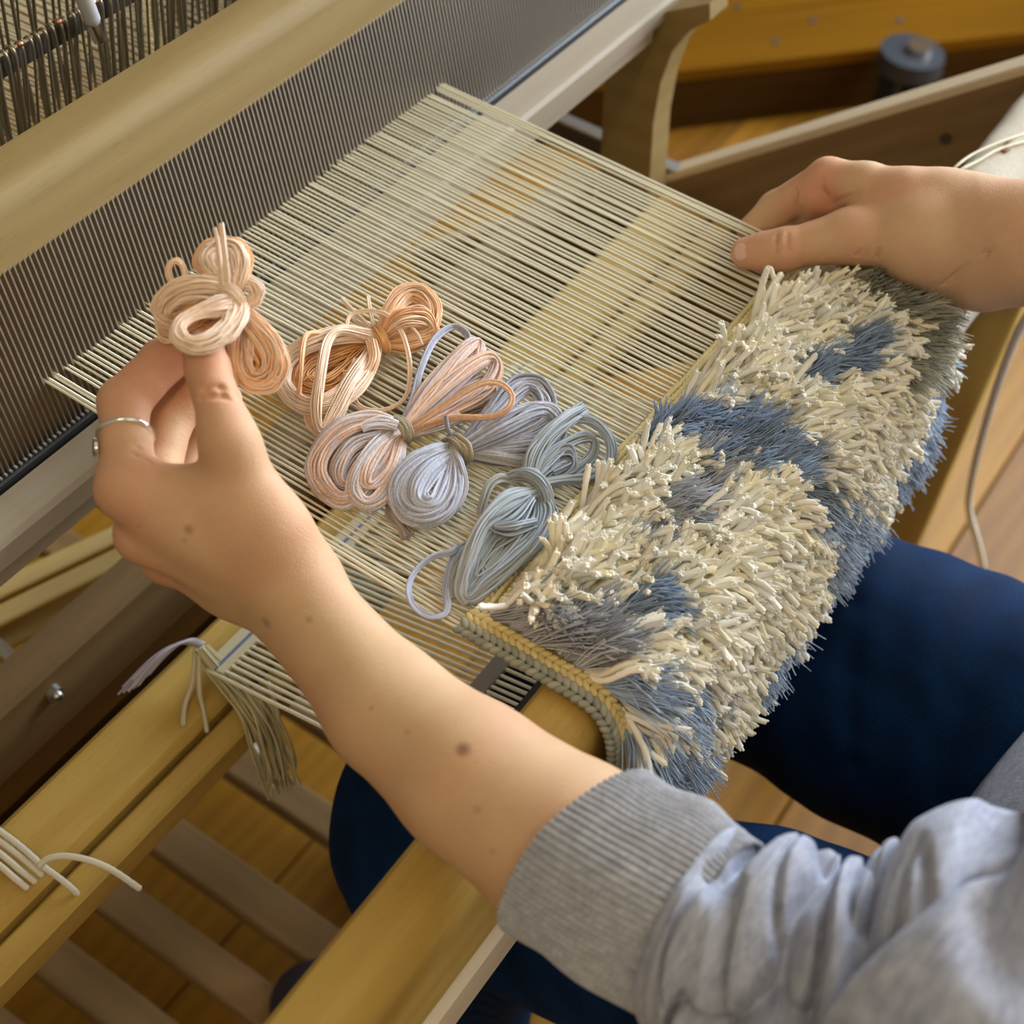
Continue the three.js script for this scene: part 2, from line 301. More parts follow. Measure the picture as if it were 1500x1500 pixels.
// ---------------------------------------------------------------- the beater with its reed
const LEAN = 0.29;   // the beater leans back: z falls by 0.29 per metre of height
const reedZ = (y) => -0.427 - LEAN * (y + 0.03);
const beater = thing('beater', 'maple beater with a thick top rail holding the fine steel reed', 'beater', [0.5, -0.05, -0.43]);
{
  const tilt = (pr) => pr.map(([dz, y]) => [reedZ(y) + dz, y]);
  part('top_rail', alongX(tilt([[-0.026, 0.056], [0.000, 0.054], [0.002, 0.057], [0.004, 0.078], [0.0025, 0.085], [-0.003, 0.089], [-0.022, 0.088], [-0.027, 0.083]]), -0.02, 1.0, 0.7), M.beaterWood, beater);
  // race: bottom bar whose top is the shuttle race
  part('race', alongX([[-0.448, -0.048], [-0.403, -0.048], [-0.4015, -0.0465], [-0.4015, -0.034], [-0.4035, -0.0308], [-0.4225, -0.030], [-0.4225, -0.040], [-0.448, -0.040]], -0.02, 0.905), M.raceWood, beater, 'pale lower bar of the beater');
  part('race_edge', alongX([[-0.446, -0.062], [-0.407, -0.062], [-0.404, -0.059], [-0.4045, -0.0482], [-0.446, -0.0482]], -0.02, 0.86), M.raceWood, beater, 'stepped rail below the shuttle race');
  // sword: curved upright board at the right end
  {
    const s = [];
    const pr = [[890, 60], [885, 130], [878, 260], [860, 420], [940, 420], [952, 260], [957, 180], [968, 120], [985, 75], [1010, 45], [1040, 30], [1040, 5], [960, 20]].map(([u, v]) => PX(u, v, 0.868));
    for (const p of pr) s.push([p.z, p.y]);
    let area = 0; for (let k = 0; k < s.length; k++) { const a = s[k], b = s[(k + 1) % s.length]; area += a[0] * b[1] - b[0] * a[1]; }
    if (area < 0) s.reverse();
    part('sword', alongX(s, 0.868, 0.893, 0.6), M.beaterWood, beater, 'curved upright arm of the beater');
  }
  const reed = new THREE.Group(); reed.name = 'reed'; beater.add(reed); tag(reed, 'fine steel reed');
  const a = V(0, -0.036, reedZ(-0.036)), b = V(0, 0.060, reedZ(0.060));
  const wire = (x) => { const g = new THREE.BoxGeometry(0.0010, 0.1, 0.004); return placed(g, V(x, (a.y + b.y) / 2, (a.z + b.z) / 2), turned(V(0, 1, 0), b.clone().sub(a))); };
  for (let x = 0.2, k = 0; x < 0.985 && k < 290; x += 0.0031, k++) part('reed_wire', wire(x), M.reedWire, reed);
  part('reed_channel', mergeGeometries([alongX([[-0.431, -0.04], [-0.4235, -0.04], [-0.4235, -0.0262], [-0.4245, -0.0255], [-0.431, -0.0255]], 0.1, 0.985)]), M.blackPlastic, reed, 'black plastic channel at the foot of the reed');
  const st = []; for (let x = 0.2; x < 0.985; x += 0.0031) st.push(placed(new THREE.BoxGeometry(0.0011, 0.0012, 0.0022), V(x, -0.0248, -0.4262)));
  tag(part('reed_stud', mergeGeometries(st), M.grayTube, reed), 'row of grey dent ends', null, null, 'stuff');
}

// ---------------------------------------------------------------- heddle shafts in the upper left corner
for (const [si, zs, yb, step, x1] of [[0, -0.52, 0.094, 0.0046, 0.78], [1, -0.565, 0.104, 0.0058, 0.82]]) {
  const sh = thing('heddle_shaft', ['flat brown heddle bar nearest the beater, hung with wire heddles', 'second heddle bar behind the first, hung with wire heddles'][si], 'heddle shaft', [0.6, yb, zs]);
  part('shaft_bar', alongX([[zs - 0.001, yb - 0.0048], [zs + 0.001, yb - 0.0048], [zs + 0.001, yb + 0.0048], [zs - 0.001, yb + 0.0048]], 0.28, 0.98), M.darkSteel, sh);
  let k = 0;
  for (let x = 0.34; x < x1; x += step * rr(0.75, 1.3), k++) {
    const dx = rr(-0.004, 0.004), t = new Tubes(), dz = rr(-0.003, 0.003), w = rr(0.0008, 0.0014);
    const pts = [V(x, yb + 0.006, zs - 0.0025), V(x, yb + 0.008, zs), V(x, yb + 0.005, zs + 0.0026), V(x + dx * 0.2, yb - 0.01, zs + 0.0022), V(x + dx * 0.6, yb * 0.4, zs + dz), V(x + dx, -0.002, zs + dz), V(x + dx * 1.1, -0.10, zs)];
    t.add(spline(pts, 22), (q) => w * (Math.abs(q - 0.72) < 0.04 ? 1.7 : 1), [1, 1, 1], 5, true, 0.55);
    const h = part('heddle', t.geo(), M.heddle, sh);
    if (k % 5 === 2) part('heddle_bead', placed(blob(0.0017, 8), V(x, yb + 0.0075, zs + 0.0012)), M.copper, h, 'copper coloured heddle end');
  }
  part('shaft_foot_bar', alongX([[zs - 0.001, -0.108], [zs + 0.001, -0.108], [zs + 0.001, -0.098], [zs - 0.001, -0.098]], 0.28, 0.98), M.darkSteel, sh);
  if (!si) {
    const c = PZ(127, 8, zs + 0.008), d = V(-0.12, 1, -0.2);
    part('bar_hook', placed(new THREE.CapsuleGeometry(0.0042, 0.026, 5, 16), c.clone().addScaledVector(d, 0.006), turned(V(0, 1, 0), d)), M.grayTube, sh, 'grey tube gripping the heddle bar');
    part('hook_clip', placed(new THREE.CylinderGeometry(0.0036, 0.003, 0.010, 14), PZ(141, 47, zs + 0.009), turned(V(0, 1, 0), d)), M.silver, sh, 'chrome clip under the grey tube');
  }
}

// ---------------------------------------------------------------- the warp
const warp = thing('warp', 'taut cream warp threads stretched from the reed to the shaggy rug', 'warp', [0.49, 0, -0.31]);
const NW = 106, WX0 = 0.332, WX1 = 0.65;
for (let k = 0; k < NW; k++) {
  let f = k / (NW - 1);
  const edge = Math.min(k, NW - 1 - k);
  if (edge < 4) f = k < NW / 2 ? f * 0.78 : 1 - (1 - f) * 0.78;
  const x = WX0 + (WX1 - WX0) * f + gauss() * 0.00018, pr = (k % 2 ? -1 : 1) * 0.00045, y = gauss() * 0.0004 + (k % 2 ? 0.0003 : -0.0003);
  const r = edge < 2 ? 0.00088 : rr(0.00066, 0.0008), t = new Tubes(), pts = [];
  for (let s = 0; s <= 34; s++) {
    const q = s / 34, z = -0.196 + (-1.03 + 0.196) * q ** 1.6, near = Math.exp(-(((z + 0.43) / 0.05) ** 2));
    pts.push(V(x + pr * near + noise(z * 30, k * 3.1, 0) * 0.00035, y + noise(z * 22, k * 1.7, 4) * 0.0003, z));
  }
  t.add(pts, r, [1, 1, 1], 5, false);
  part('warp_thread', t.geo(), M.warp, warp);
}
// ---------------------------------------------------------------- the shaggy rug
const RX0 = 0.334, RX1 = 0.65;
const rugCurve = new THREE.CatmullRomCurve3([[-0.199, 0.0022], [-0.175, 0.003], [-0.158, 0.003], [-0.143, 0.003], [-0.131, 0.0008], [-0.1235, -0.008], [-0.1195, -0.022], [-0.116, -0.05], [-0.1135, -0.08], [-0.115, -0.1], [-0.12, -0.116], [-0.135, -0.127], [-0.172, -0.131]].map(([z, y]) => V(0, y, z)), false, 'catmullrom', 0.5);
const RUGLEN = rugCurve.getLength();
const rugAt = (s) => { const u = Math.min(1, Math.max(0, s / RUGLEN)), p = rugCurve.getPointAt(u), t = rugCurve.getTangentAt(u); return { p, t, n: V(0, t.z, -t.y) }; };
const rug = thing('shag_rug', 'half woven shaggy rug in cream, blue and grey draped over the breast beam', 'rug', [0.49, 0, -0.13]);
{
  const pos = [], idx = [], uv = [], NS = 90, NX = 60;
  for (const side of [0, 1]) for (let i = 0; i <= NS; i++) for (let j = 0; j <= NX; j++) {
    const { p, n } = rugAt(i / NS * RUGLEN), x = RX0 + (RX1 - RX0) * j / NX, rib = side ? 0 : 0.0005 * Math.sin(i * 2.1) * Math.sin(j * Math.PI);
    pos.push(x, p.y - (side ? n.y * 0.003 : 0) + n.y * rib, p.z - (side ? n.z * 0.003 : 0) + n.z * rib); uv.push(x, i / NS * RUGLEN);
  }
  const K = (NS + 1) * (NX + 1), w = NX + 1;
  for (let i = 0; i < NS; i++) for (let j = 0; j < NX; j++) { const a = i * w + j, b = a + 1, c = a + w, d = c + 1; idx.push(a, c, b, b, c, d, K + a, K + b, K + c, K + b, K + d, K + c); }
  for (let i = 0; i < NS; i++) for (const j of [0, NX]) { const a = i * w + j, c = a + w; j ? idx.push(a, c, K + a, c, K + c, K + a) : idx.push(a, K + a, c, c, K + a, K + c); }
  for (const i of [0, NS]) for (let j = 0; j < NX; j++) { const a = i * w + j, b = a + 1; idx.push(a, b, K + a, b, K + b, K + a); }
  const cloth = new THREE.MeshStandardMaterial({ roughness: 0.9, map: dataTex(256, 256, (u, v) => { const r = 0.75 + 0.25 * Math.sin(v * 300) * Math.cos(u * 260) + noise(u * 60, v * 60, 1) * 0.15; return [196 * r, 172 * r, 108 * r]; }, true, [12, 12]) });
  part('woven_ground', rawGeo(pos, idx, { uv }), cloth, rug, 'flat yellowish woven ground');
  // weft ridges at the fell
  for (let k = 0; k < 4; k++) {
    const { p, n } = rugAt(0.0014 + k * 0.0026), pts = [];
    for (let j = 0; j <= 184; j++) { const x = RX0 - 0.001 + (RX1 - RX0 + 0.002) * j / 184, h = 0.0008 * Math.cos((j + k) * Math.PI); pts.push(V(x, p.y + n.y * h + noise(x * 60, k, 2) * 0.0006, p.z + noise(x * 40, k, 9) * 0.0015)); }
    part('weft', new Tubes().add(pts, 0.0014, [0.72, 0.60, 0.30], 6).geo(), M.yarn, rug);
  }
  // plaited selvedge on the left: an inner yellow and an outer grey column of stitches
  const stitch = blob(1, 9), mY = [0, 1, 2].map((i) => new THREE.MeshStandardMaterial({ color: new THREE.Color(0.55 + i * 0.05, 0.44 + i * 0.04, 0.17 + i * 0.03), roughness: 0.9 })), mG = [0, 1, 2].map((i) => new THREE.MeshStandardMaterial({ color: new THREE.Color(0.25 + i * 0.05, 0.26 + i * 0.045, 0.21 + i * 0.04), roughness: 0.9 }));
  for (const [col, mats, x, sg] of [['in', mY, RX0 + 0.0062, 1], ['in', mY, RX0 + 0.0030, -1], ['mid', mG, RX0 - 0.0002, -1], ['out', mG, RX0 - 0.0036, 1]]) for (let s = 0.002; s < 0.17; s += 0.0036) {
    const { p, t, n } = rugAt(s), m = new THREE.Mesh(stitch, mats[rnd() * 3 | 0]); m.name = numbered('selvedge_stitch'); m.castShadow = m.receiveShadow = true;
    const dir = t.clone().addScaledVector(V(1, 0, 0), sg * 0.75).normalize(), side = V().crossVectors(dir, n).normalize();
    const q = new THREE.Quaternion().setFromRotationMatrix(new THREE.Matrix4().makeBasis(dir, n, side));
    m.position.set(x, 0, 0).addScaledVector(V(0, p.y, p.z), 1).addScaledVector(n, col === 'out' ? 0.0002 : 0.0014).sub(rug.position); m.quaternion.copy(q); m.scale.set(0.0031 * rr(0.9, 1.1), 0.0019, 0.0017); rug.add(m);
  }
  // pile: thick cream strands, fine blue and grey tufts
  const strandGeo = (bend, tw) => { const tb = new Tubes(), pts = []; for (let k = 0; k <= 7; k++) { const t = k / 7; pts.push(V(bend * t * t + tw * Math.sin(t * 5) * 0.03, t, tw * 0.06 * Math.sin(t * 3.4))); } const e = pts[6], f = pts[7].clone().sub(pts[6]).normalize();
    tb.add(pts, (t) => 0.05 * (0.86 + 0.2 * t) * (t > 0.9 ? 0.9 : 1), [1, 1, 1], 8, true, 1, (t, a) => 1 + 0.17 * Math.cos(2 * a - t * 17));
    for (let k = 0; k < 6; k++) { const a = k * 1.047 + tw, o = V(Math.cos(a), 0, Math.sin(a)), sp = 0.02 + 0.02 * ((k * 7) % 3); tb.add([e.clone().addScaledVector(o, 0.022), e.clone().addScaledVector(f, 0.12).addScaledVector(o, 0.03), e.clone().addScaledVector(f, 0.165 + 0.022 * (k % 3)).addScaledVector(o, 0.028 + sp * 0.25)], (t) => 0.025 * (1 - 0.15 * t), [1, 1, 1], 5, true); }
    return tb.geo(); };
  const strands = [[0.12, 1], [0.25, -1], [0.4, 1.5], [0.05, 2], [0.5, -2], [0.32, 0.5]].map(([b, w]) => strandGeo(b, w));
  const tuftGeo = (n, spread, sd) => { seed = sd; const t = new Tubes(); for (let k = 0; k < n; k++) { const a = rnd() * 6.283, q = Math.sqrt(rnd()) * spread, b = rr(0.1, 0.5), L = rr(0.72, 1.08), pts = []; for (let i = 0; i <= 6; i++) { const s = i / 6; pts.push(V(Math.cos(a) * q * (0.22 + 0.78 * s) + b * s * s * 0.6 + Math.sin(s * 5 + a) * 0.02, s * L, Math.sin(a) * q * (0.22 + 0.78 * s) + Math.cos(s * 4 + a * 2) * 0.025)); } const c = rr(0.75, 1.2); t.add(pts, (s) => 0.0165 * (1 - 0.4 * s), [c, c, c], 4, false); } return t.geo(); };
  const tufts = [tuftGeo(26, 0.20, 11), tuftGeo(30, 0.26, 12), tuftGeo(24, 0.32, 13), tuftGeo(28, 0.22, 14)];
  seed = 4242;
  // where the coloured wefts were knotted in, as measured on the rug: [u, v, ru, rv, angle, colour]
  const patches = [[1070, 645, 135, 36, 20, 'b'], [1205, 735, 60, 34, 60, 'b'], [1215, 535, 66, 22, -35, 'b'], [990, 745, 84, 27, -50, 'g'], [1236, 815, 36, 75, 10, 'd'], [838, 925, 72, 25, 22, 'g'], [975, 1018, 62, 24, 15, 'b'], [948, 890, 46, 25, -20, 'b'], [1376, 610, 34, 75, 5, 'b'], [1310, 442, 80, 26, 25, 'o'], [985, 1115, 45, 42, 30, 'b'], [1130, 965, 52, 26, -45, 'b'], [1240, 398, 62, 18, 10, 'o'], [1325, 690, 26, 52, 15, 'd'], [1340, 520, 30, 30, 0, 'o']].map(([u, v, a, b, g, c]) => [u, v, a, b, Math.cos(g * Math.PI / 180), Math.sin(g * Math.PI / 180), c]);
  const colours = { b: [0.38, 0.49, 0.66], g: [0.52, 0.54, 0.60], d: [0.29, 0.36, 0.48], o: [0.44, 0.43, 0.34] };
  const kind = (p) => { const [u, v] = pix(p), j = noise(u * 0.03, v * 0.03, 3) * 0.5; for (const [cu, cv, a, b, c, s, k] of patches) { const du = u - cu, dv = v - cv, x = (du * c + dv * s) / a, y = (-du * s + dv * c) / b; if (x * x + y * y < 1.2 + j) return k; } return null; };
  const rows = { cream: strands.map(() => []), blue: tufts.map(() => []), grey: tufts.map(() => []) };
  const place = (list, base, dir, L, W, col) => {
    const roll = V(rr(-1, 1), rr(-1, 1), rr(-1, 1)), X = roll.addScaledVector(dir, -roll.dot(dir)).normalize();
    if (X.y > 0.25) X.negate();   // strands sag
    const m = new THREE.Matrix4().makeBasis(X.clone().multiplyScalar(W), dir.clone().multiplyScalar(L), V().crossVectors(X, dir).normalize().multiplyScalar(W)).setPosition(base); list.push([m, col]);
  };
  for (let s = 0.009; s < RUGLEN - 0.02; s += 0.0054) for (let x = RX0 + 0.0105; x < RX1 - 0.002; x += 0.0056) {
    const { p, t, n } = rugAt(s + gauss() * 0.0012), bx = x + gauss() * 0.0013, base = V(bx, p.y, p.z).addScaledVector(n, -0.0005);
    const fall = 0.58 + 0.34 * Math.min(1, s / 0.05), e = 0.34;
    const cx = noise(bx * 55, s * 55, 7) * 1.0, cs = noise(bx * 55, s * 55, 19) * 0.9;
    const lean = n.clone().addScaledVector(t, fall + cs).addScaledVector(V(1, 0, 0), e + cx).add(V(0, -0.12, 0)).normalize();
    const mid = base.clone().addScaledVector(lean, 0.015), k = kind(mid);
    if (s < 0.022 && bx > 0.6) continue;   // the right thumb presses the pile down here
    if (!k) {
      for (let q = 0; q < 6; q++) {
        const d = lean.clone().add(V(gauss(), gauss(), gauss()).multiplyScalar(0.17)); if (d.dot(n) < 0.2) d.addScaledVector(n, 0.35); d.normalize();
        const b = rr(0.82, 1.08), w = rr(0, 1); const sz = rr(0.022, 0.0305), ye = rnd() ** 2;
        place(rows.cream[rnd() * strands.length | 0], base.clone().addScaledVector(t, gauss() * 0.0014).addScaledVector(V(1, 0, 0), gauss() * 0.0014), d, sz, rr(0.0255, 0.0325), [0.92 * b, (0.885 - 0.06 * ye + 0.02 * w) * b, (0.78 - 0.2 * ye + 0.06 * w) * b]);
      }
    } else for (let q = 0; q < 2; q++) {
      const d = lean.clone().add(V(gauss(), gauss(), gauss()).multiplyScalar(0.2)); if (d.dot(n) < 0.2) d.addScaledVector(n, 0.35); d.normalize();
      if (bx > 0.585 && s < 0.04 && (q || rnd() < 0.4)) continue;
      const c = colours[k], b = rr(0.75, 1.25), li = rnd() * tufts.length | 0, gr = k === 'g' || k === 'o' ? 'grey' : 'blue', mix = rnd() < 0.25 ? 0.6 : 0;
      place(rows[gr][li], base, d, rr(0.024, 0.0325), 0.026, c.map((v, i) => (v + ([0.3, 0.33, 0.37][i] - v) * mix) * b));
    }
  }
  const fuzz = new THREE.MeshPhysicalMaterial({ roughness: 0.85, sheen: 0.6, sheenRoughness: 0.6, sheenColor: new THREE.Color(0.5, 0.47, 0.4) });
  const silk = new THREE.MeshPhysicalMaterial({ vertexColors: true, roughness: 0.5, sheen: 0.5, sheenRoughness: 0.4, sheenColor: new THREE.Color(0.45, 0.5, 0.6) });
  const LBL = { cream: 'thick cream wool pile', blue: 'fine silky blue pile', grey: 'fine grey pile' };
  for (const [name, geos, mat] of [['cream', strands, fuzz], ['blue', tufts, silk], ['grey', tufts, silk]]) rows[name].forEach((list, gi) => {
    if (!list.length) return;
    const im = new THREE.InstancedMesh(geos[gi], mat, list.length); im.name = numbered(`${name}_pile`); im.castShadow = im.receiveShadow = true; tag(im, LBL[name], null, null, 'stuff');
    list.forEach(([m, c], i) => { im.setMatrixAt(i, m); im.setColorAt(i, new THREE.Color().setRGB(...c)); });
    im.position.copy(rug.position).negate(); rug.add(im);
  });
}

// ---------------------------------------------------------------- cloth and tied ends between rug and cloth beam
const apron = thing('apron_cloth', 'pale lower warp threads with knotted ends running back to the cloth beam', 'cloth', [0.49, -0.15, -0.26]);
{
  const A = V(0, -0.131, -0.17), B = V(0, -0.186, -0.366), N = 72;
  for (let k = 0; k < N; k++) {
    const x = 0.338 + 0.31 * k / (N - 1), pts = [];
    for (let s = 0; s <= 12; s++) { const q = s / 12; pts.push(V(x + (0.006 * (1 - k / N)) * q + noise(q * 4, k, 1) * 0.0008, A.y + (B.y - A.y) * q + noise(q * 3, k, 6) * 0.001, A.z + (B.z - A.z) * q)); }
    part('apron_thread', new Tubes().add(pts, rr(0.0009, 0.0012), [1, 1, 1], 5, false).geo(), M.warp, apron);
  }
  const band = (name, q0, q1, th, mat, x0 = 0.337, x1 = 0.65, lbl) => part(name, board(A.clone().lerp(B, q0).setX((x0 + x1) / 2), A.clone().lerp(B, q1).setX((x0 + x1) / 2), x1 - x0, th, th * 0.3), mat, apron, lbl);
  const weave = (a, b) => new THREE.MeshStandardMaterial({ roughness: 0.9, map: dataTex(64, 64, (u, v, x, y) => ((x >> 2) + (y >> 2)) % 2 ? a : b, true, [110, 110]) });
  band('header_strip', 0.93, 1.0, 0.003, weave([222, 214, 184], [190, 182, 150]), 0.345, 0.655, 'pale woven strip on the cloth beam');
  band('blue_weft', 0.955, 0.965, 0.0036, new THREE.MeshStandardMaterial({ color: new THREE.Color(0.13, 0.18, 0.34), roughness: 0.9 }), 0.345, 0.655, 'blue weft line');
  band('black_weft', 0.07, 0.15, 0.003, weave([18, 18, 26], [70, 68, 70]), 0.336, 0.65, 'black chequered weft band');
  band('grey_weft', 0.25, 0.30, 0.0028, new THREE.MeshStandardMaterial({ color: new THREE.Color(0.22, 0.19, 0.16), roughness: 0.9 }), 0.336, 0.65, 'grey weft band');
  band('woven_end', 0.0, 0.07, 0.003, weave([150, 140, 108], [112, 104, 80]), 0.336, 0.65);
  const hank = (name, px, n, spread, rad, cols, lbl) => {
    const t = new Tubes(), P = px.map(([u, v, y]) => PY(u, v, y));
    for (let k = 0; k < n; k++) { const a = gauss() * spread, b = gauss() * spread, e = rr(0.86, 1.05), c = cols[rnd() * cols.length | 0]; const pts = P.map((p, i) => p.clone().add(V(a, b * 0.6, a * 0.5 + b * 0.5).multiplyScalar(0.35 + 0.65 * i / (P.length - 1))).add(V(gauss(), gauss() * 0.4, gauss()).multiplyScalar(spread * 0.35 * i / P.length))); t.add(spline(pts, 26).slice(0, Math.round(27 * Math.min(1, e))), rad, c, 5); }
    return part(name, t.geo(), M.yarn, apron, lbl);
  };
  hank('lilac_tail', [[295, 944, -0.178], [270, 940, -0.172], [235, 960, -0.172], [192, 1008, -0.183]], 40, 0.0045, 0.0006, [[0.42, 0.40, 0.52], [0.36, 0.35, 0.47], [0.5, 0.48, 0.58]], 'lilac tail of yarn');
  hank('yarn_tail', [[293, 950, -0.178], [318, 980, -0.186], [345, 1008, -0.193], [372, 1040, -0.196], [392, 1080, -0.215], [404, 1120, -0.24], [411, 1158, -0.265]], 46, 0.0075, 0.0007, [[0.55, 0.5, 0.3], [0.48, 0.43, 0.24], [0.62, 0.57, 0.4]], 'hanging tail of cream yarn');
  for (const px of [[[286, 950, -0.178], [282, 1000, -0.19], [271, 1035, -0.198], [268, 1070, -0.2]], [[292, 952, -0.178], [292, 1010, -0.19], [298, 1040, -0.2], [303, 1072, -0.2]], [[393, 1000, -0.175], [404, 1030, -0.19], [409, 1060, -0.21], [409, 1075, -0.23]]]) hank('thread_end', px, 2, 0.0004, 0.0013, [[0.62, 0.56, 0.4]]);
  for (const [u, v] of [[292, 948]]) part('knot', placed(blob(1, 12), PY(u, v, -0.180), null, V(0.0026, 0.002, 0.0032)), M.cord, apron, 'pale knot');
}

// ---------------------------------------------------------------- cords
function cordThing(name, label, cat, lines, r, mat = M.cord, group) {
  const all = lines.map((l) => l.map((p) => p.clone()));
  const t = thing(name, label, cat, all[0][0].toArray(), group);
  all.forEach((l) => { const g = new Tubes().add(spline(l, 40), (q) => r * (1 + 0.05 * Math.sin(q * 120)), [1, 1, 1], 8).geo(); part('cord_strand', g, mat, t); });
  return t;
}
const pl = (arr) => arr.map(([u, v, y]) => PY(u, v, y));
cordThing('tie_cord', 'flat white cord lashed around the cloth beam with a loose tail', 'cord', [
  pl([[-40, 1190, -0.196], [0, 1217, -0.196], [34, 1243, -0.196], [62, 1268, -0.195], [85, 1285, -0.202], [104, 1300, -0.203], [120, 1317, -0.212]]),
  pl([[58, 1268, -0.193], [70, 1258, -0.190], [95, 1254, -0.188], [130, 1260, -0.188], [165, 1275, -0.192], [205, 1302, -0.2]]),
  pl([[-40, 1205, -0.197], [0, 1232, -0.197], [30, 1255, -0.197], [62, 1282, -0.198]]),
  pl([[-40, 1222, -0.197], [0, 1250, -0.197], [30, 1275, -0.197], [52, 1292, -0.199]]),
  pl([[-40, 1240, -0.197], [0, 1268, -0.197], [20, 1285, -0.197], [40, 1301, -0.199]])], 0.0017);
cordThing('treadle_cord', 'white cord looped through the end of a treadle below the cloth beam', 'cord', [pl([[325, 1130, -0.6], [328, 1095, -0.58], [336, 1078, -0.57], [342, 1105, -0.6]]), pl([[338, 1080, -0.58], [358, 1085, -0.58], [385, 1110, -0.6], [396, 1150, -0.61]])], 0.003);
cordThing('hanging_cord', 'thin white cord hanging over the bright floor at the right', 'cord', [[PD(1530, 440, 1.02), PD(1498, 474, 1.05), PD(1468, 545, 1.12), PD(1440, 635, 1.2), PD(1424, 700, 1.26), PD(1419, 745, 1.32), PD(1432, 795, 1.4), PD(1440, 830, 1.5)]], 0.0032);
{
  const a = [[1388, 262, -0.012], [1398, 246, 0.0], [1425, 226, 0.0015], [1460, 210, 0.0015], [1500, 196, 0.0]], b = [[1385, 272, -0.02], [1402, 252, 0.0], [1432, 236, 0.0015], [1465, 218, 0.0015], [1510, 205, 0.0]];
  cordThing('beam_string', 'thin string wound over the pale right end of the breast beam', 'string', [pl(a), pl(b)], 0.0008, M.warp);
}

// shell added on the beam end, window light in its colour, with a slot
{
  const wrap = thing('lit_end_wrap', 'shell added over the right end of the breast beam, window light put into its pale colour', 'cloth', [0.8, 0, -0.14]);
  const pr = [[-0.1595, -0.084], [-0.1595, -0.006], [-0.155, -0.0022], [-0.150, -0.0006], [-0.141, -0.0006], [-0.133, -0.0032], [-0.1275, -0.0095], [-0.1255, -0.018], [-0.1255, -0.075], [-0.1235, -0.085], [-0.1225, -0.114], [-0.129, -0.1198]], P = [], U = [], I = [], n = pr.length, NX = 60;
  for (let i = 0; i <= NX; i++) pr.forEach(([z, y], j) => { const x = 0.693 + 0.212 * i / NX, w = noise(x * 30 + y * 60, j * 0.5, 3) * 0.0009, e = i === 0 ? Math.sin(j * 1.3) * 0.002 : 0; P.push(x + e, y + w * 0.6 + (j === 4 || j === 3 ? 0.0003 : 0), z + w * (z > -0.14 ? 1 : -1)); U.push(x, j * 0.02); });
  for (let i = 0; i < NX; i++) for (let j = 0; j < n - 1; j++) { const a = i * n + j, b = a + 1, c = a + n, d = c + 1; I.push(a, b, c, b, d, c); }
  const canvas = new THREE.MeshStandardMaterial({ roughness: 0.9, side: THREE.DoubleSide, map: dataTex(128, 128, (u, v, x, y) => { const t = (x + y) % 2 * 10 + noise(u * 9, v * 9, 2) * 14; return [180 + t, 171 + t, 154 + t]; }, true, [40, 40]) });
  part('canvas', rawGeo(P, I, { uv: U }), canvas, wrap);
  part('slot', placed(blob(1, 14), PY(1476, 215, 0.0002), null, V(0.0075, 0.0012, 0.0026)), M.floor2, wrap, 'brown slot in the pale beam end');
}

// ---------------------------------------------------------------- yarn bundles
// each hank: [[u, v, lift mm, spread mm], ...], strands, strand radius mm, colours
function bundle(name, label, group, where, mat, hanks) {
  const at = (q) => where(q[0], q[1], q[2] * 0.001);
  const o = thing(name, label, 'yarn bundle', at(hanks[0][1][0]).toArray(), group);
  for (const [pname, px, n, rad, cols, opt = {}] of hanks) {
    const P = px.map(at), t = new Tubes(), N = P.length; let rad_;
    const frames = P.map((p, i) => { const T = P[Math.min(i + 1, N - 1)].clone().sub(P[Math.max(i - 1, 0)]).normalize(), S = V().crossVectors(T, FW).normalize(); return [S, V().crossVectors(S, T).normalize()]; });
    const fine = mat === M.floss ? 1.5 : 1; if (fine > 1) rad_ = rad * 0.76; else rad_ = rad;
    for (let k = 0; k < n * fine; k++) {
      const a = rnd() * 6.283, q = Math.sqrt(rnd()), wob = rr(0, 50), la = Math.cos(a) * q, lb = Math.sin(a) * q;
      const pts = P.map((p, i) => { const sp = px[i][3] * 0.001, j = 0.22, x = la + noise(i * 0.9 + wob, k, 3) * j * 2, y = lb + noise(i * 0.9 + wob, k, 8) * j * 2; return p.clone().addScaledVector(frames[i][0], x * sp).addScaledVector(frames[i][1], y * sp * (opt.thick ?? 0.6)); });
      const curve = spline(pts, opt.seg ?? Math.min(60, N * 7)), c0 = cols[rnd() * cols.length | 0], b = rr(0.86, 1.1);
      if (opt.floor !== undefined) for (const p of curve) if (p.y < opt.floor) p.y = opt.floor + rnd() * 0.0004;
      const ply = opt.ply ? (s, an) => { const m = 1 + 0.16 * Math.sin(s * N * 26 + an * 2); return c0.map((v) => v * b * m); } : c0.map((v) => v * b);
      t.add(curve, rad_ * 0.001 * rr(0.85, 1.12), ply, mat === M.floss ? 4 : 5);
    }
    part(pname, t.geo(), mat, o, opt.label);
  }
  return o;
}
const lay = (u, v, h) => PY(u, v, h + 0.0012);
const PEACH = [[0.98, 0.61, 0.36], [0.99, 0.69, 0.46], [0.96, 0.54, 0.28], [0.99, 0.76, 0.58]], PEACHL = [[0.98, 0.79, 0.64], [0.97, 0.71, 0.52]], PEACHD = [[0.93, 0.52, 0.22], [0.88, 0.46, 0.18]];  // pale and deep sets put highlights and inner shade into the strand colours
const BLEND = [[0.72, 0.47, 0.33], [0.55, 0.42, 0.38], [0.48, 0.46, 0.52], [0.74, 0.52, 0.42], [0.6, 0.54, 0.54]], LAV = [[0.36, 0.37, 0.45], [0.42, 0.43, 0.52], [0.31, 0.32, 0.38], [0.5, 0.5, 0.58], [0.40, 0.37, 0.36]], STEELB = [[0.30, 0.36, 0.43], [0.36, 0.42, 0.50], [0.26, 0.30, 0.34], [0.42, 0.48, 0.56], [0.33, 0.34, 0.32]];
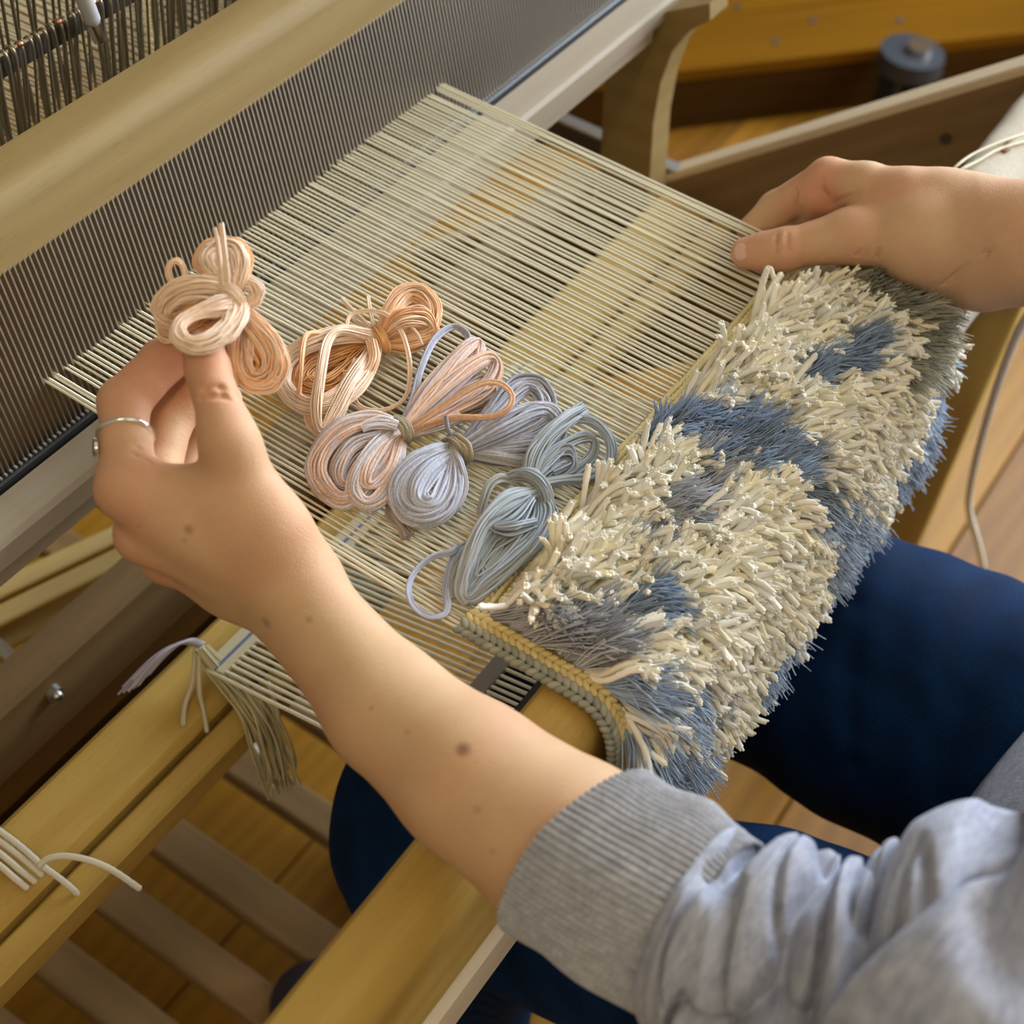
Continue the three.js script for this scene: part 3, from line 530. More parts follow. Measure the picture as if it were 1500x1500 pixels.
const OLIVE = [[0.42, 0.36, 0.24], [0.46, 0.40, 0.30], [0.36, 0.32, 0.24]];
const GR = 'small tied bundles of coloured yarn';
const held = (u, v, h) => PD(u, v, 0.600 - h);
bundle('yarn_bundle', 'peach yarn bundle held up between thumb and forefinger of the left hand', GR, held, M.floss, [
  ['loop', [[340, 428, 0, 3], [314, 404, -3, 3.6], [298, 382, -4, 4], [306, 365, -4, 3.6], [326, 360, -4, 3.6], [346, 364, -3, 3.6], [355, 380, -2, 3.6], [352, 404, 0, 3.6], [345, 430, 2, 3]], 60, 0.42, PEACH, { label: 'upper loop' }],
  ['loop', [[338, 428, 3, 2], [320, 403, 6, 3.6], [308, 379, 5, 4], [324, 364, 2, 4], [342, 366, 4, 4], [349, 386, 6, 4], [347, 410, 6, 3.6], [343, 428, 4, 2]], 44, 0.42, PEACHL],
  ['loop', [[340, 428, -4, 3], [330, 400, -8, 6.5], [333, 376, -9, 7], [343, 400, -8, 6.5], [342, 428, -4, 3]], 40, 0.5, PEACHD],
  ['loop', [[344, 430, 2, 2], [362, 414, 4, 3], [376, 424, 4, 3.4], [372, 440, 3, 3], [350, 446, 3, 2.4]], 36, 0.42, PEACHL],
  ['loop', [[346, 436, 4, 4], [312, 422, 8, 5], [274, 423, 8, 5], [246, 438, 5, 4.4], [236, 455, 2, 4], [243, 466, 0, 4], [264, 464, -2, 4.6], [300, 452, -2, 5]], 80, 0.42, PEACHL, { label: 'left loop' }],
  ['loop', [[346, 436, 0, 5], [290, 438, 0, 8], [246, 452, -2, 7], [246, 474, -3, 7], [290, 470, -2, 8]], 60, 0.5, PEACH],
  ['coil', [[345, 442, 9, 4], [320, 448, 14, 4], [290, 458, 17, 2.6], [266, 472, 20, 2.4], [262, 490, 22, 3], [278, 504, 23, 3.4], [304, 501, 22, 3.8], [330, 485, 18, 4.4], [345, 464, 13, 4.6], [350, 446, 9, 4]], 96, 0.42, PEACHL, { label: 'front coil with an open middle', seg: 64 }],
  ['coil', [[340, 446, 4, 5], [300, 452, 5, 5], [274, 474, 4, 4.5], [270, 494, 4, 5], [296, 498, 4, 6], [326, 484, 4, 6], [345, 458, 4, 5]], 60, 0.5, PEACHD],
  ['coil', [[350, 452, 2, 3], [374, 478, 4, 4.2], [396, 508, 4, 5], [403, 536, 3, 5.2], [392, 556, 2, 5], [370, 558, 2, 4.6], [354, 540, 2, 4.4], [352, 508, 1, 4], [350, 474, 1, 3.4]], 90, 0.42, PEACH, { label: 'lower right coil' }],
  ['coil', [[352, 470, -3, 4], [372, 510, -4, 6], [384, 535, -4, 7], [368, 545, -4, 6], [360, 510, -4, 5]], 44, 0.5, PEACHD],
  ['curl', [[256, 422, 0, 0.8], [246, 402, 0, 1], [249, 386, 0, 1], [260, 382, 0, 1], [269, 392, 0, 1], [272, 408, 0, 1]], 10, 0.45, PEACH],
  ['tail', [[345, 450, 5, 2], [341, 490, 6, 3], [340, 525, 5, 2.5], [345, 572, 3, 1]], 22, 0.42, PEACH],
  ['tail', [[330, 440, 9, 1], [324, 400, 12, 1], [319, 360, 11, 0.7], [314, 334, 10, 0.8]], 7, 0.42, PEACHL],
  ['tail', [[334, 440, 9, 1], [331, 395, 13, 1], [328, 358, 12, 0.7], [324, 327, 10, 0.8]], 7, 0.42, PEACHL],
  ['knot', [[318, 418, 9, 1.8], [338, 424, 12, 2], [352, 440, 11, 2], [352, 458, 8, 1.8], [342, 462, 2, 1.6]], 24, 0.5, PEACHL, { label: 'wrapped waist of the bundle' }],
]);
const f0 = { floor: 0.0012 };
bundle('yarn_bundle', 'glossy orange peach yarn bundle on the warp with one big open ring of yarn', GR, lay, M.floss, [
  ['loop', [[558, 494, 10, 3], [572, 458, 18, 4], [590, 434, 20, 5], [614, 430, 20, 5], [632, 450, 18, 5], [628, 474, 14, 5], [600, 484, 12, 4], [562, 498, 9, 3]], 70, 0.5, PEACH, { ...f0, label: 'right loop' }],
  ['loop', [[558, 496, 8, 3], [580, 470, 11, 7], [608, 455, 12, 8], [620, 475, 9, 7], [595, 500, 8, 6], [562, 502, 7, 3]], 60, 0.5, PEACHD, f0],
  ['loop', [[558, 496, 12, 2], [585, 468, 22, 5], [618, 464, 20, 5], [634, 486, 11, 4], [600, 500, 9, 5], [560, 502, 8, 3]], 44, 0.5, PEACH, f0],
  ['coil', [[550, 494, 12, 3], [505, 488, 17, 4], [455, 502, 17, 3.8], [425, 522, 13, 3.6], [413, 548, 10, 3.6], [420, 574, 8, 3.6], [446, 594, 9, 3.8], [480, 592, 11, 5], [515, 568, 12, 5], [538, 535, 12, 4.5], [552, 502, 10, 3]], 110, 0.5, PEACHL, { ...f0, label: 'left coil', seg: 70 }],
  ['coil', [[548, 498, 7, 4], [500, 510, 8, 7], [450, 535, 6, 8], [445, 570, 5, 8], [490, 575, 5, 8], [530, 535, 6, 7], [550, 505, 7, 4]], 80, 0.55, PEACHD, f0],
  ['strand', [[540, 490, 16, 3], [500, 484, 21, 2.2], [480, 500, 21, 2], [470, 545, 20, 2.2], [464, 600, 14, 2.4], [470, 628, 8, 2.4], [488, 606, 11, 3], [512, 560, 15, 3.5], [545, 515, 12, 3]], 34, 0.5, PEACHL, f0],
  ['strand', [[470, 488, 20, 1.2], [450, 490, 22, 1.2], [444, 510, 21, 1.2], [441, 550, 18, 1.2], [438, 580, 11, 1.4]], 10, 0.5, PEACH, f0],
  ['strand', [[530, 530, 12, 4], [505, 575, 10, 4], [490, 610, 7, 4], [470, 632, 4, 3], [455, 618, 5, 2], [452, 590, 8, 3]], 44, 0.5, PEACH, f0],
  ['strand', [[545, 500, 16, 3], [548, 525, 15, 3], [535, 548, 12, 3], [505, 555, 10, 4]], 36, 0.5, PEACH, f0],
  ['ring', [[512, 488, 14, 0.8], [508, 474, 15, 0.8], [516, 460, 16, 0.9], [540, 456, 18, 0.9], [566, 462, 20, 0.9], [586, 484, 19, 0.9], [597, 515, 15, 0.9], [600, 550, 9, 0.9], [594, 580, 5, 0.9], [574, 597, 3, 0.9], [546, 601, 3, 0.9], [524, 592, 4, 0.9], [518, 574, 6, 0.9]], 8, 0.6, PEACHL, { ...f0, label: 'single open ring of yarn', seg: 80 }],
  ['strand', [[575, 468, 20, 0.8], [596, 474, 20, 0.8], [612, 490, 16, 0.8], [618, 505, 12, 0.8]], 7, 0.5, PEACHL, f0],
  ['tail', [[552, 490, 10, 1], [530, 468, 8, 1], [514, 452, 7, 0.9], [500, 438, 6, 1]], 8, 0.5, PEACHL, f0],
  ['tail', [[546, 490, 9, 1], [530, 478, 5, 1], [516, 466, 4, 0.9]], 6, 0.5, PEACHL, f0],
  ['tail', [[550, 488, 12, 1], [543, 460, 12, 0.8], [539, 434, 13, 0.8]], 6, 0.5, PEACHL, f0],
  ['knot', [[546, 478, 8, 1.8], [554, 482, 16, 2], [562, 496, 16, 2], [566, 512, 10, 2], [562, 516, 4, 1.6]], 26, 0.55, PEACHD, { ...f0, label: 'wrapped waist of the bundle' }],
]);
bundle('yarn_bundle', 'bundle of mixed peach and grey yarn fanned out on the warp around a tight knot', GR, lay, M.yarn, [
  ['loop', [[588, 622, 9, 2], [604, 590, 12, 1.8], [614, 545, 13, 1.6], [634, 500, 12, 1.4], [660, 478, 11, 1.4], [680, 484, 10, 1.4], [686, 500, 9, 1.6], [660, 530, 8, 2], [620, 585, 8, 2], [594, 624, 8, 2]], 12, 0.8, LAV, { ...f0, ply: 1, label: 'loose grey loop' }],
  ['loop', [[592, 622, 10, 2.4], [630, 570, 15, 4], [672, 520, 16, 3.6], [696, 500, 14, 2.6], [704, 508, 12, 2.6], [690, 540, 11, 4], [640, 590, 10, 4], [598, 626, 8, 2.4]], 34, 0.8, BLEND, { ...f0, ply: 1 }],
  ['loop', [[594, 624, 9, 2.4], [648, 574, 14, 4], [692, 536, 15, 4], [718, 524, 13, 3], [728, 540, 11, 3], [705, 572, 9, 4], [650, 605, 8, 3], [600, 630, 7, 2.4]], 30, 0.8, BLEND, { ...f0, ply: 1 }],
  ['loop', [[594, 626, 5, 2.4], [650, 590, 7, 6], [705, 560, 7, 6], [720, 580, 6, 5], [660, 605, 5, 5], [600, 632, 5, 2.4]], 26, 0.8, [[0.5, 0.4, 0.36], [0.42, 0.34, 0.32], [0.58, 0.44, 0.36]], f0],
  ['loop', [[594, 630, 10, 1.8], [634, 605, 17, 1.4], [680, 574, 24, 1.2], [712, 560, 27, 1.2], [736, 563, 27, 1.2], [750, 580, 25, 1.2], [743, 600, 22, 1.2], [716, 611, 19, 1.2], [670, 612, 15, 1.4], [630, 622, 9, 1.8], [598, 636, 7, 1.8]], 9, 0.85, [[0.82, 0.52, 0.36], [0.76, 0.46, 0.3]], { ...f0, ply: 1, label: 'outer peach loop', seg: 70 }],
  ['loop', [[598, 636, 6, 2], [640, 624, 7, 2.6], [675, 612, 8, 2]], 18, 0.8, BLEND, f0],
  ['loop', [[580, 624, 12, 3], [545, 616, 16, 4], [508, 626, 17, 4.4], [478, 650, 14, 4.4], [464, 684, 9, 4.4], [474, 714, 6, 4.4], [500, 732, 6, 4], [526, 720, 7, 4], [556, 680, 9, 4], [582, 638, 10, 3]], 64, 0.8, BLEND, { ...f0, ply: 1, seg: 64, label: 'left loop' }],
  ['loop', [[582, 630, 10, 2.6], [554, 652, 14, 3], [526, 688, 13, 3], [518, 720, 9, 3], [536, 738, 7, 3], [560, 728, 8, 3], [580, 692, 9, 3], [586, 640, 9, 2.6]], 34, 0.85, [[0.72, 0.53, 0.44], [0.56, 0.54, 0.6], [0.78, 0.62, 0.56], [0.5, 0.47, 0.5]], { ...f0, ply: 1, seg: 60 }],
  ['loop', [[578, 634, 5, 3], [530, 655, 6, 7], [495, 690, 5, 7], [510, 715, 4, 7], [550, 695, 5, 7], [580, 640, 5, 3]], 40, 0.85, [[0.44, 0.34, 0.26], [0.5, 0.42, 0.38], [0.38, 0.34, 0.34]], f0],
  ['loop', [[582, 628, 9, 2.4], [552, 638, 13, 3.4], [516, 654, 13, 3.6], [496, 684, 10, 3.6], [500, 708, 7, 3.4], [524, 712, 7, 3.4], [554, 688, 9, 3.2], [580, 644, 9, 2.4]], 36, 0.8, BLEND, { ...f0, ply: 1 }],
  ['loop', [[583, 632, 11, 2], [562, 652, 14, 2.4], [541, 684, 14, 2.4], [537, 708, 11, 2.4], [552, 708, 10, 2.4], [572, 684, 11, 2.2], [585, 645, 10, 2]], 22, 0.8, [[0.72, 0.53, 0.44], [0.56, 0.54, 0.6], [0.78, 0.62, 0.56]], { ...f0, ply: 1 }],
  ['strand', [[582, 624, 17, 2.4], [560, 618, 18, 2.6], [540, 622, 18, 2.4], [530, 628, 17, 2]], 18, 0.8, [[0.62, 0.6, 0.66], [0.7, 0.66, 0.7]], { ...f0, ply: 1 }],
  ['knot', [[576, 614, 5, 1.8], [582, 616, 15, 2.2], [592, 626, 17, 2.4], [596, 640, 12, 2.2], [592, 646, 4, 1.8]], 22, 0.8, OLIVE, { ...f0, ply: 1, label: 'tight olive knot' }],
]);
bundle('yarn_bundle', 'lavender grey yarn bundle on the warp with a round coil hanging from its knot', GR, lay, M.yarn, [
  ['loop', [[682, 650, 8, 3], [722, 606, 12, 5], [758, 568, 13, 5], [786, 566, 12, 5], [802, 590, 11, 5], [795, 616, 9, 5], [750, 640, 8, 5], [690, 655, 7, 3]], 60, 0.8, LAV, { ...f0, ply: 1, label: 'upper right loop' }],
  ['loop', [[684, 654, 10, 3], [734, 630, 14, 5], [780, 605, 14, 5.4], [806, 606, 11, 4.6], [814, 630, 8, 4.6], [800, 650, 7, 4.4], [750, 656, 7, 4], [690, 662, 6, 3]], 60, 0.8, LAV, { ...f0, ply: 1 }],
  ['loop', [[684, 660, 6, 3], [730, 645, 7, 8], [780, 620, 6, 10], [790, 640, 4, 8], [740, 662, 4, 6], [690, 664, 4, 3]], 50, 0.85, [[0.27, 0.27, 0.31], [0.33, 0.33, 0.38]], f0],
  ['tail', [[684, 664, 6, 2.4], [720, 668, 6, 3], [760, 676, 4, 3.4], [796, 684, 3, 3]], 26, 0.8, [[0.42, 0.40, 0.38], [0.45, 0.45, 0.5]], { ...f0, ply: 1 }],
  ['coil', [[668, 658, 9, 3], [640, 664, 13, 3.6], [610, 678, 14, 4], [588, 704, 12, 4], [584, 730, 9, 4], [598, 752, 8, 4], [624, 758, 8, 4], [648, 746, 9, 4], [664, 720, 11, 3.4], [668, 690, 12, 3], [664, 662, 10, 2.6]], 84, 0.85, [[0.46, 0.48, 0.58], [0.40, 0.42, 0.51], [0.52, 0.53, 0.6], [0.44, 0.43, 0.45]], { ...f0, ply: 1, seg: 72, label: 'round coil' }],
  ['coil', [[660, 668, 11, 3], [632, 688, 13, 4], [614, 714, 12, 4], [616, 734, 11, 3.8], [634, 738, 11, 3.6], [648, 720, 11, 3.4], [657, 694, 11, 3], [662, 668, 11, 2.6]], 60, 0.85, [[0.50, 0.53, 0.64], [0.44, 0.47, 0.57]], { ...f0, ply: 1, seg: 60 }],
  ['tail', [[584, 728, 4, 3.6], [580, 752, 3, 3.8], [590, 772, 2, 2], [597, 786, 2, 2.8]], 22, 0.7, [[0.33, 0.28, 0.25], [0.38, 0.33, 0.3]], f0],
  ['strand', [[664, 656, 14, 1.6], [676, 684, 14, 1.8], [681, 712, 11, 1.8], [672, 740, 8, 1.8], [660, 752, 6, 1.8]], 16, 0.8, LAV, { ...f0, ply: 1 }],
  ['tie', [[662, 642, 12, 0.6], [656, 628, 16, 0.6], [653, 610, 17, 0.6]], 4, 0.7, [[0.3, 0.31, 0.36]], { ...f0, label: 'end of the tie' }],
  ['knot', [[658, 642, 6, 1.8], [670, 644, 15, 2.2], [682, 654, 16, 2.4], [685, 668, 11, 2.2], [680, 676, 4, 1.8]], 24, 0.8, OLIVE, { ...f0, ply: 1, label: 'tight olive knot' }],
  ['knot', [[650, 648, 6, 1.6], [662, 648, 15, 2], [672, 658, 15, 2], [676, 672, 8, 1.8]], 16, 0.8, OLIVE, { ...f0, ply: 1 }],
]);
bundle('yarn_bundle', 'blue grey yarn bundle nearest the rug with a long curled tail', GR, lay, M.yarn, [
  ['loop', [[776, 704, 8, 3], [784, 668, 12, 4], [804, 638, 14, 4], [834, 614, 14, 4], [857, 600, 12, 3.4]], 56, 0.6, [[0.40, 0.45, 0.50], [0.36, 0.40, 0.42], [0.46, 0.51, 0.58]], { ...f0, label: 'upright cut end' }],
  ['loop', [[848, 612, 12, 2.4], [870, 618, 12, 2.2], [889, 636, 11, 2.2], [896, 660, 9, 2.2], [888, 684, 7, 2.2], [862, 700, 6, 2.2], [820, 704, 6, 2], [780, 712, 7, 2]], 34, 0.6, STEELB, { ...f0, label: 'wide open loop', seg: 56 }],
  ['loop', [[780, 702, 7, 3], [800, 676, 9, 4], [830, 650, 9, 3], [858, 640, 8, 2.4], [872, 650, 7, 2], [864, 672, 5, 2.6], [840, 690, 4, 3]], 20, 0.55, STEELB, f0],
  ['loop', [[780, 704, 5, 4], [805, 680, 6, 6], [832, 668, 6, 5], [836, 684, 5, 4], [812, 698, 4, 5]], 50, 0.6, [[0.26, 0.28, 0.32], [0.30, 0.34, 0.4]], f0],
  ['loop', [[752, 704, 9, 1.8], [732, 700, 11, 2], [715, 712, 10, 2.2], [708, 735, 7, 2.2], [704, 752, 4, 2]], 14, 0.6, [[0.36, 0.38, 0.36], [0.42, 0.45, 0.47]], f0],
  ['coil', [[786, 722, 11, 3], [752, 730, 15, 4], [720, 758, 16, 4.4], [697, 796, 13, 4], [682, 838, 9, 3.6], [676, 866, 5, 3], [688, 876, 4, 3], [712, 856, 6, 4], [752, 820, 8, 4.6], [786, 786, 10, 4.4], [800, 752, 11, 4], [790, 726, 10, 3]], 96, 0.6, STEELB, { ...f0, seg: 76, label: 'long lower loop' }],
  ['coil', [[782, 728, 8, 4], [748, 756, 10, 8], [716, 800, 8, 9], [696, 848, 5, 6], [726, 822, 6, 9], [766, 780, 8, 8], [786, 740, 8, 4]], 80, 0.6, [[0.30, 0.34, 0.36], [0.36, 0.37, 0.33], [0.40, 0.44, 0.48]], f0],
  ['strand', [[780, 730, 16, 2], [748, 760, 18, 6], [722, 772, 17, 3], [745, 775, 17, 3], [785, 765, 14, 2]], 14, 0.6, STEELB, f0],
  ['strand', [[784, 720, 13, 2.4], [740, 736, 18, 3], [706, 772, 17, 3], [686, 820, 12, 2.8], [674, 866, 6, 2.4], [684, 884, 3, 1.6]], 40, 0.6, [[0.42, 0.47, 0.52], [0.38, 0.41, 0.42]], f0],
  ['tail', [[690, 800, 6, 3], [672, 812, 6, 3], [662, 840, 5, 3], [656, 868, 4, 2], [656, 890, 4, 1.4], [648, 902, 4, 1.2], [628, 904, 4, 1.2], [606, 890, 5, 1.2], [597, 864, 6, 1.2], [608, 836, 7, 1.2], [634, 815, 8, 1.2], [660, 808, 9, 1.4], [668, 800, 8, 1.6]], 16, 0.6, [[0.42, 0.46, 0.60], [0.48, 0.52, 0.66], [0.40, 0.44, 0.52]], { ...f0, seg: 80, label: 'long curled tail' }],
  ['strand', [[690, 806, 8, 3], [672, 830, 7, 3.4], [662, 856, 5, 2.4], [658, 876, 3, 1.6]], 22, 0.6, [[0.34, 0.36, 0.34], [0.38, 0.41, 0.43]], f0],
  ['knot', [[742, 702, 8, 1.8], [765, 694, 15, 2.4], [788, 704, 17, 2.6], [800, 724, 14, 2.6], [800, 746, 10, 2.4], [794, 764, 6, 2]], 40, 0.6, STEELB, { ...f0, label: 'wrapped waist of the bundle' }],
  ['knot', [[736, 706, 6, 2], [756, 696, 12, 3], [780, 698, 14, 3], [794, 716, 12, 3]], 26, 0.6, [[0.40, 0.45, 0.5], [0.45, 0.5, 0.56]], f0],
]);
// ---------------------------------------------------------------- the weaver
// distance fields meshed by surface nets
class Field {
  constructor(min, max, cell) { this.o = min; this.c = cell; this.n = [0, 1, 2].map((i) => Math.ceil((max.getComponent(i) - min.getComponent(i)) / cell) + 1); this.f = new Float32Array(this.n[0] * this.n[1] * this.n[2]).fill(1); }
  each(lo, hi, fn) {
    const { o, c, n } = this, a = [o.x, o.y, o.z], r = [0, 1, 2].map((i) => [Math.max(0, Math.floor((lo[i] - a[i]) / c)), Math.min(n[i] - 1, Math.ceil((hi[i] - a[i]) / c))]);
    for (let k = r[2][0]; k <= r[2][1]; k++) for (let j = r[1][0]; j <= r[1][1]; j++) for (let i = r[0][0]; i <= r[0][1]; i++) fn(i + n[0] * (j + n[1] * k), o.x + i * c, o.y + j * c, o.z + k * c);
  }
  bone(F, a, b, ra, rb, k, carve = 0) {
    const m = Math.max(ra, rb) + 0.02 + k, dx = b.x - a.x, dy = b.y - a.y, dz = b.z - a.z, L2 = dx * dx + dy * dy + dz * dz || 1e-9;
    this.each([Math.min(a.x, b.x) - m, Math.min(a.y, b.y) - m, Math.min(a.z, b.z) - m], [Math.max(a.x, b.x) + m, Math.max(a.y, b.y) + m, Math.max(a.z, b.z) + m], (q, x, y, z) => {
      const px = x - a.x, py = y - a.y, pz = z - a.z, t = Math.max(0, Math.min(1, (px * dx + py * dy + pz * dz) / L2));
      const ex = px - dx * t, ey = py - dy * t, ez = pz - dz * t, d = Math.sqrt(ex * ex + ey * ey + ez * ez) - (ra + (rb - ra) * t), f = F[q];
      if (carve) { const h = Math.max(k - Math.abs(f + d), 0) / k; F[q] = Math.max(f, -d) + h * h * k * 0.25; }
      else { const h = Math.max(k - Math.abs(f - d), 0) / k; F[q] = Math.min(f, d) - h * h * k * 0.25; }
    });
  }
  // a chain blended within itself, then joined to the rest
  chain(pts, kin, kout) {
    const G = new Float32Array(this.f.length).fill(1);
    for (let i = 0; i + 1 < pts.length; i++) this.bone(G, pts[i][0], pts[i + 1][0], pts[i][1], pts[i + 1][1], kin);
    const F = this.f; for (let q = 0; q < F.length; q++) { const g = G[q]; if (g < 0.03) { const f = F[q], h = Math.max(kout - Math.abs(f - g), 0) / kout; F[q] = Math.min(f, g) - h * h * kout * 0.25; } }
  }
  // first point of the surface on a sight line, and creases pressed into it
  hit(u, v) {
    const s = sight(u, v).normalize(), p = EYE.clone(), { o, c, n } = this, q = V();
    for (let t = 0.3; t < 1.3; t += c * 0.5) { q.copy(p).addScaledVector(s, t).sub(o).divideScalar(c); const i = Math.round(q.x), j = Math.round(q.y), k = Math.round(q.z); if (i < 0 || j < 0 || k < 0 || i >= n[0] || j >= n[1] || k >= n[2]) continue; if (this.f[i + n[0] * (j + n[1] * k)] < 0) return p.addScaledVector(s, t); }
    return null;
  }
  crease(px, r, out = 0.62, k = 0.0012) {
    const P = []; for (let i = 0; i + 1 < px.length; i++) for (let s = 0; s < 5; s++) { const t = s / 5; P.push(this.hit(px[i][0] + (px[i + 1][0] - px[i][0]) * t, px[i][1] + (px[i + 1][1] - px[i][1]) * t)); }
    const Q = P.filter(Boolean).map((p) => p.addScaledVector(EYE.clone().sub(p).normalize(), r * out));
    for (let i = 0; i + 1 < Q.length; i++) if (Q[i].distanceTo(Q[i + 1]) < 0.008) { const e = Math.min(1, 4 * (i + 0.6) / Q.length, 4 * (Q.length - 1 - i) / Q.length); this.bone(this.f, Q[i], Q[i + 1], r * (0.55 + 0.45 * e), r * (0.55 + 0.45 * e), k, 1); }
  }
  mesh(sink) {
    const { f, n, o, c } = this, [nx, ny, nz] = n, id = new Int32Array(f.length).fill(-1), P = sink.p, N = sink.n, I = sink.i;
    const st = [1, nx, nx * ny], at = (i, j, k) => f[i + nx * (j + ny * k)];
    for (let k = 0; k < nz - 1; k++) for (let j = 0; j < ny - 1; j++) for (let i = 0; i < nx - 1; i++) {
      const q = i + nx * (j + ny * k); let s = 0, x = 0, y = 0, z = 0, m = 0;
      for (let e = 0; e < 8; e++) if (f[q + (e & 1) + (e >> 1 & 1) * nx + (e >> 2) * nx * ny] < 0) s |= 1 << e;
      if (!s || s === 255) continue;
      for (let e = 0; e < 8; e++) for (let b = 0; b < 3; b++) { const w = e | 1 << b; if (w === e) continue; if ((s >> e & 1) === (s >> w & 1)) continue;
        const fa = at(i + (e & 1), j + (e >> 1 & 1), k + (e >> 2)), fb = at(i + (w & 1), j + (w >> 1 & 1), k + (w >> 2)), t = fa / (fa - fb);
        x += (e & 1) + (b === 0 ? t : 0); y += (e >> 1 & 1) + (b === 1 ? t : 0); z += (e >> 2) + (b === 2 ? t : 0); m++; }
      x /= m; y /= m; z /= m; id[q] = P.length / 3; P.push(o.x + (i + x) * c, o.y + (j + y) * c, o.z + (k + z) * c);
      const L = (a, b, t) => a + (b - a) * t, g = [0, 0, 0];
      const c000 = f[q], c100 = f[q + 1], c010 = f[q + nx], c110 = f[q + nx + 1], K = nx * ny, c001 = f[q + K], c101 = f[q + K + 1], c011 = f[q + K + nx], c111 = f[q + K + nx + 1];
      g[0] = L(L(c100 - c000, c110 - c010, y), L(c101 - c001, c111 - c011, y), z); g[1] = L(L(c010 - c000, c110 - c100, x), L(c011 - c001, c111 - c101, x), z); g[2] = L(L(c001 - c000, c101 - c100, x), L(c011 - c010, c111 - c110, x), y);
      const l = Math.hypot(...g) || 1; N.push(g[0] / l, g[1] / l, g[2] / l);
    }
    for (let k = 1; k < nz - 1; k++) for (let j = 1; j < ny - 1; j++) for (let i = 1; i < nx - 1; i++) {
      const q = i + nx * (j + ny * k);
      for (let b = 0; b < 3; b++) { const w = q + st[b]; if ((f[q] < 0) === (f[w] < 0)) continue; const u = st[(b + 1) % 3], v = st[(b + 2) % 3]; const A = id[q - u - v], B = id[q - v], C = id[q], D = id[q - u]; if (A < 0 || B < 0 || C < 0 || D < 0) continue; f[q] < 0 ? I.push(A, B, C, A, C, D) : I.push(A, C, B, A, D, C); }
    }
  }
}
const person = thing('person', 'seated person in grey sweatshirt and dark jeans holding peach yarn and the rug edge', 'person', [0.58, FLOOR, 0.2]);
const sink = { p: [], n: [], i: [] };
const J = (u, v, d, r) => [PD(u, v, d), r * d / F];       // joint seen at (u, v), depth d, radius in picture units
const Q = (u, v, y, r) => { const p = PY(u, v, y); return [p, r * pix(p)[2] / F]; };
// ---- left hand and forearm
const LH = {
  wrR: J(428, 848, 0.598, 56), wrU: J(406, 868, 0.612, 62), mid: J(570, 1040, 0.578, 93), mid2: J(690, 1140, 0.56, 112), cuff: J(838, 1247, 0.545, 134), end: J(945, 1320, 0.53, 108),
  im: J(188, 714, 0.588, 47), mm: J(211, 783, 0.602, 44), rm: J(247, 816, 0.620, 42), pm: J(292, 834, 0.638, 38),
  ip: J(181, 590, 0.606, 36), id: J(238, 530, 0.612, 32), it: J(288, 500, 0.613, 28),
  mp: J(250, 610, 0.628, 33), md: J(288, 568, 0.630, 30), mt: J(312, 530, 0.620, 26),
  rp: J(284, 652, 0.650, 31), rd: J(312, 616, 0.648, 28), rt: J(330, 585, 0.64, 25),
  pp: J(322, 716, 0.664, 29), pd: J(346, 690, 0.660, 26), pt: J(362, 664, 0.652, 23),
  tc: J(396, 776, 0.588, 49), tm: J(336, 648, 0.580, 37), ti: J(314, 575, 0.584, 30.5), tt: J(297, 514, 0.592, 30),
};
